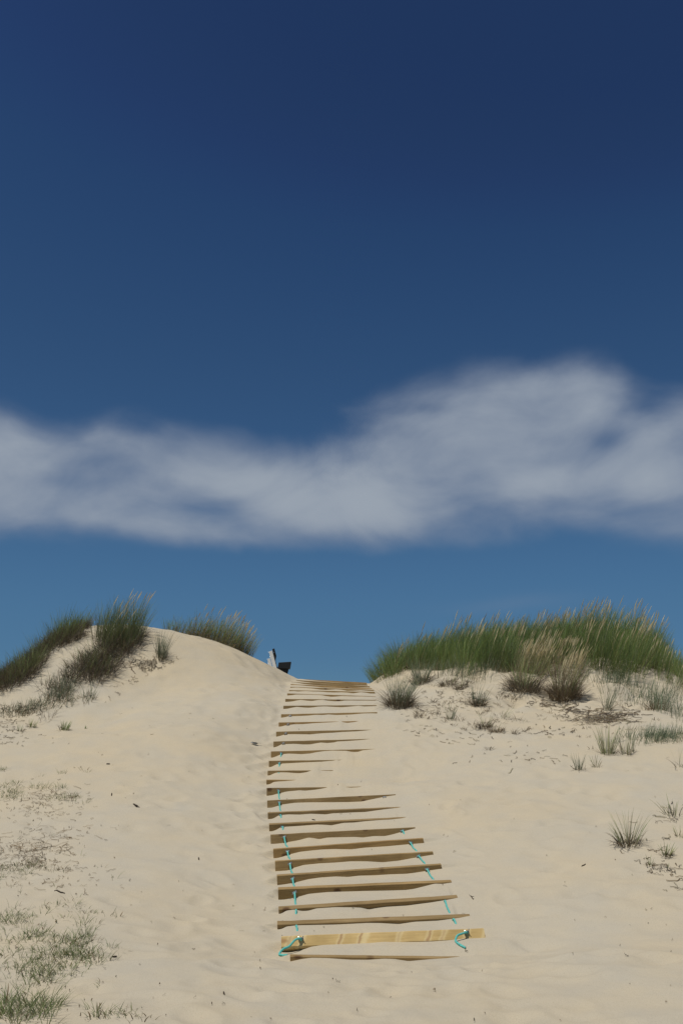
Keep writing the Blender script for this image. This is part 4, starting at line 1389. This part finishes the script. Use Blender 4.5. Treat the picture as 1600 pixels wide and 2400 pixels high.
# a few bits of wood one can point at
def twig(px, py, lpx, ang, label, r=0.008, fork=False, name='twig'):
    c, t = hit(px, py)
    ln = lpx * t / FPX
    bm = bmesh.new()
    n = 5
    pts_ = []
    for k in range(n + 1):
        f = k / n - 0.5
        x = f * ln * math.cos(ang); y = f * ln * math.sin(ang) * 2.2
        wob_ = 0.06 * ln * math.sin(k * 1.7)
        pts_.append((x, y + wob_, float(gz(c[0] + x, c[1] + y + wob_)) - c[2] + r * 0.7))
    add_tube(bm, pts_, [r * q for q in (0.6, 1, 1.1, 1, 0.8, 0.4)], 7)
    if fork:
        x2 = ln * 0.35
        q = [pts_[2], (pts_[2][0] + x2 * 0.5, pts_[2][1] - 0.06, pts_[2][2] + 0.01), (pts_[2][0] + x2, pts_[2][1] - 0.05, pts_[2][2] + 0.004)]
        add_tube(bm, q, [r * 0.7, r * 0.6, r * 0.3], 6)
    o = from_bm(name, bm, M_TWIG, smooth=True)
    o.location = tuple(c)
    tag(o, label, 'twig', 'dark twigs lying on the sand')


M_TWIG = simple('dark_twig', (0.055, 0.042, 0.032), 0.8, 0, 0.1, 0.3, 60)
twig(320, 1892, 20, -0.35, 'flat dark forked piece of driftwood on the bare left sand', 0.012, True)
twig(466, 2014, 9, -1.1, 'short dark stick left of the ninth timber step', 0.008)
twig(269, 2245, 10, 0.9, 'short dark stick just right of the creeping grass', 0.008)
twig(140, 2094, 26, -0.05, 'long dark stick lying among sparse grass at the left', 0.008)
twig(254, 1792, 8, 0.1, 'small dark chip high on the left slope', 0.012)
twig(1367, 2030, 14, 0.4, 'small curved dark twig left of the spiky lower tuft', 0.007)
twig(1105, 2105, 14, -1.3, 'thin bent twig beside the right end of the fourth step', 0.005, True)
twig(735, 1923, 9, -0.4, 'tiny dark splinter on the tread above the tenth step', 0.008)
twig(525, 2330, 16, -1.2, 'thin hooked twig on the sand near the bottom', 0.006)
twig(262, 1864, 8, -1.2, 'small upright dark splinter near the wiry runners', 0.008)


# ------------------------------------------------------------------ wagtail on the sand
def make_bird(px, py):
    c, t = hit(px, py)
    root = empty('bird', (c[0], c[1], c[2]))
    tag(root, 'small black, grey and white bird standing on the sand left of the steps', 'bird')
    root.rotation_euler = (0, 0, 0.05)
    # body: rings along x from beak side (-x) to tail (+x)
    prof = [(-0.078, 0.052, 0.003), (-0.070, 0.054, 0.010), (-0.060, 0.055, 0.0135), (-0.050, 0.053, 0.0135), (-0.042, 0.047, 0.013), (-0.030, 0.041, 0.018),
            (-0.012, 0.036, 0.022), (0.008, 0.035, 0.021), (0.026, 0.036, 0.015), (0.040, 0.037, 0.009), (0.050, 0.038, 0.005)]
    bm = bmesh.new()
    add_tube(bm, [(x, 0, z) for x, z, r in prof], [r for x, z, r in prof], 14)
    body = from_bm('body', bm, None, root, True)
    me = body.data
    me.materials.append(M_BIRD_BACK); me.materials.append(M_BIRD_WHITE); me.materials.append(M_BIRD_DARK)
    for p in me.polygons:
        x, y, z = p.center
        mid = np.interp(x, [q[0] for q in prof], [q[1] for q in prof])
        if x < -0.045: p.material_index = 2 if (z > mid + 0.006 or z < mid - 0.006) else 1
        elif x < -0.028: p.material_index = 2
        else: p.material_index = 0 if z > mid - 0.006 else 1
    bm = bmesh.new()
    add_tube(bm, [(-0.077, 0, 0.052), (-0.086, 0, 0.051), (-0.094, 0, 0.050)], [0.003, 0.002, 0.0006], 6)
    from_bm('beak', bm, M_BIRD_DARK, root, True)
    bm = bmesh.new()
    add_box(bm, (0.080, 0, 0.041), (0.075, 0.014, 0.003), bevel=0.001)
    from_bm('tail', bm, M_BIRD_DARK, root)
    for s in (-1, 1):
        bm = bmesh.new()
        add_tube(bm, [(-0.022, s * 0.015, 0.043), (0.0, s * 0.021, 0.042), (0.03, s * 0.015, 0.041), (0.055, s * 0.006, 0.040)], [0.004, 0.009, 0.007, 0.002], 8)
        from_bm('wing', bm, M_BIRD_DARK, root, True)
        bm = bmesh.new()
        add_tube(bm, [(0.0, s * 0.008, 0.022), (0.004, s * 0.009, 0.010), (-0.002, s * 0.009, 0.001), (-0.012, s * 0.009, 0.001)], [0.002, 0.0013, 0.0012, 0.0008], 5)
        from_bm('leg', bm, M_BIRD_DARK, root)
        bm = bmesh.new()
        bmesh.ops.create_uvsphere(bm, u_segments=8, v_segments=6, radius=0.0018, matrix=Matrix.Translation((-0.067, s * 0.0112, 0.056)))
        from_bm('eye', bm, M_BLACK, root, True)


M_BIRD_BACK = simple('grey_feather', (0.06, 0.065, 0.07), 0.7)
M_BIRD_WHITE = simple('white_feather', (0.6, 0.6, 0.58), 0.7)
M_BIRD_DARK = simple('black_feather', (0.012, 0.012, 0.013), 0.6)
make_bird(598, 1748)


# ------------------------------------------------------------------ the bench behind the shoulder of the left dune
def make_bench():
    t0 = 26.9
    c = P(652, 1580, t0)
    m = t0 / FPX
    root = empty('bench', (c[0], c[1], c[2] - 0.1))
    tag(root, 'black and white plank bench half hidden behind the left dune shoulder', 'bench')

    def q(px, py, dep=0.0):            # point in bench space, metres
        p = P(px, py, t0)
        return Vector((p[0] - c[0], dep, p[2] - c[2] + 0.1))

    def slab(name, corners, y0, y1, mat, bev=0.006, turn=0.0):
        """upright slab with the outline of its corners, from depth y0 to y1"""
        bm = bmesh.new()
        n = len(corners)
        fr = [bm.verts.new(q(x, y) + Vector((0, y0 + (turn if k in (0, n - 1) else 0), 0))) for k, (x, y) in enumerate(corners)]
        bk = [bm.verts.new(q(x, y) + Vector((0, y1 + (turn if k in (0, n - 1) else 0), 0))) for k, (x, y) in enumerate(corners)]
        bm.faces.new(fr); bm.faces.new(bk[::-1])
        for k in range(n): bm.faces.new((fr[k], bk[k], bk[(k + 1) % n], fr[(k + 1) % n]))
        bmesh.ops.recalc_face_normals(bm, faces=bm.faces)
        bmesh.ops.bevel(bm, geom=list(bm.edges), offset=bev, segments=1, affect='EDGES')
        return from_bm(name, bm, mat, root)
    S_ = 13.067
    def cc(L_): return [(600 + x / S_, 1500 + y / S_) for x, y in L_]
    slab('back_plank', cc([(372, 330), (478, 296), (665, 980), (560, 1000)]), 0.0, 0.045, M_WHITE, 0.002, turn=0.07)
    slab('back_plank', cc([(325, 555), (412, 522), (520, 960), (420, 960)]), 0.08, 0.125, M_WHITE, 0.002, turn=0.07)
    slab('back_post', cc([(478, 240), (540, 215), (605, 450), (583, 610), (700, 1100), (640, 1100)]), 0.06, 0.14, M_BLACK)
    slab('seat', cc([(692, 682), (1070, 657), (1035, 885), (665, 868)]), -0.05, 0.12, M_BLACK)
    slab('seat_support', cc([(630, 800), (700, 870), (992, 886), (955, 1060), (880, 1200), (700, 1150)]), 0.0, 0.10, M_BLACK)
    for x, y in ((362, 350), (402, 490), (322, 575), (355, 700)):
        bm = bmesh.new()
        p = q(600 + x / S_, 1500 + y / S_)
        add_tube(bm, [(p.x + 0.012, 0.03, p.z), (p.x + 0.002, 0.03, p.z - 0.002)], 0.007, 8)
        from_bm('bolt', bm, M_STEEL, root)
    for x, y, d in ((540, 350, 0.045), (745, 905, 0.015), (875, 897, 0.015)):
        bm = bmesh.new()
        p = q(600 + x / S_, 1500 + y / S_)
        add_tube(bm, [(p.x, d, p.z), (p.x, d - 0.012, p.z)], 0.011, 8)
        from_bm('bolt', bm, M_STEEL, root)


make_bench()

S.cycles.max_bounces = 6
S.cycles.diffuse_bounces = 3
print('verts', len(V))
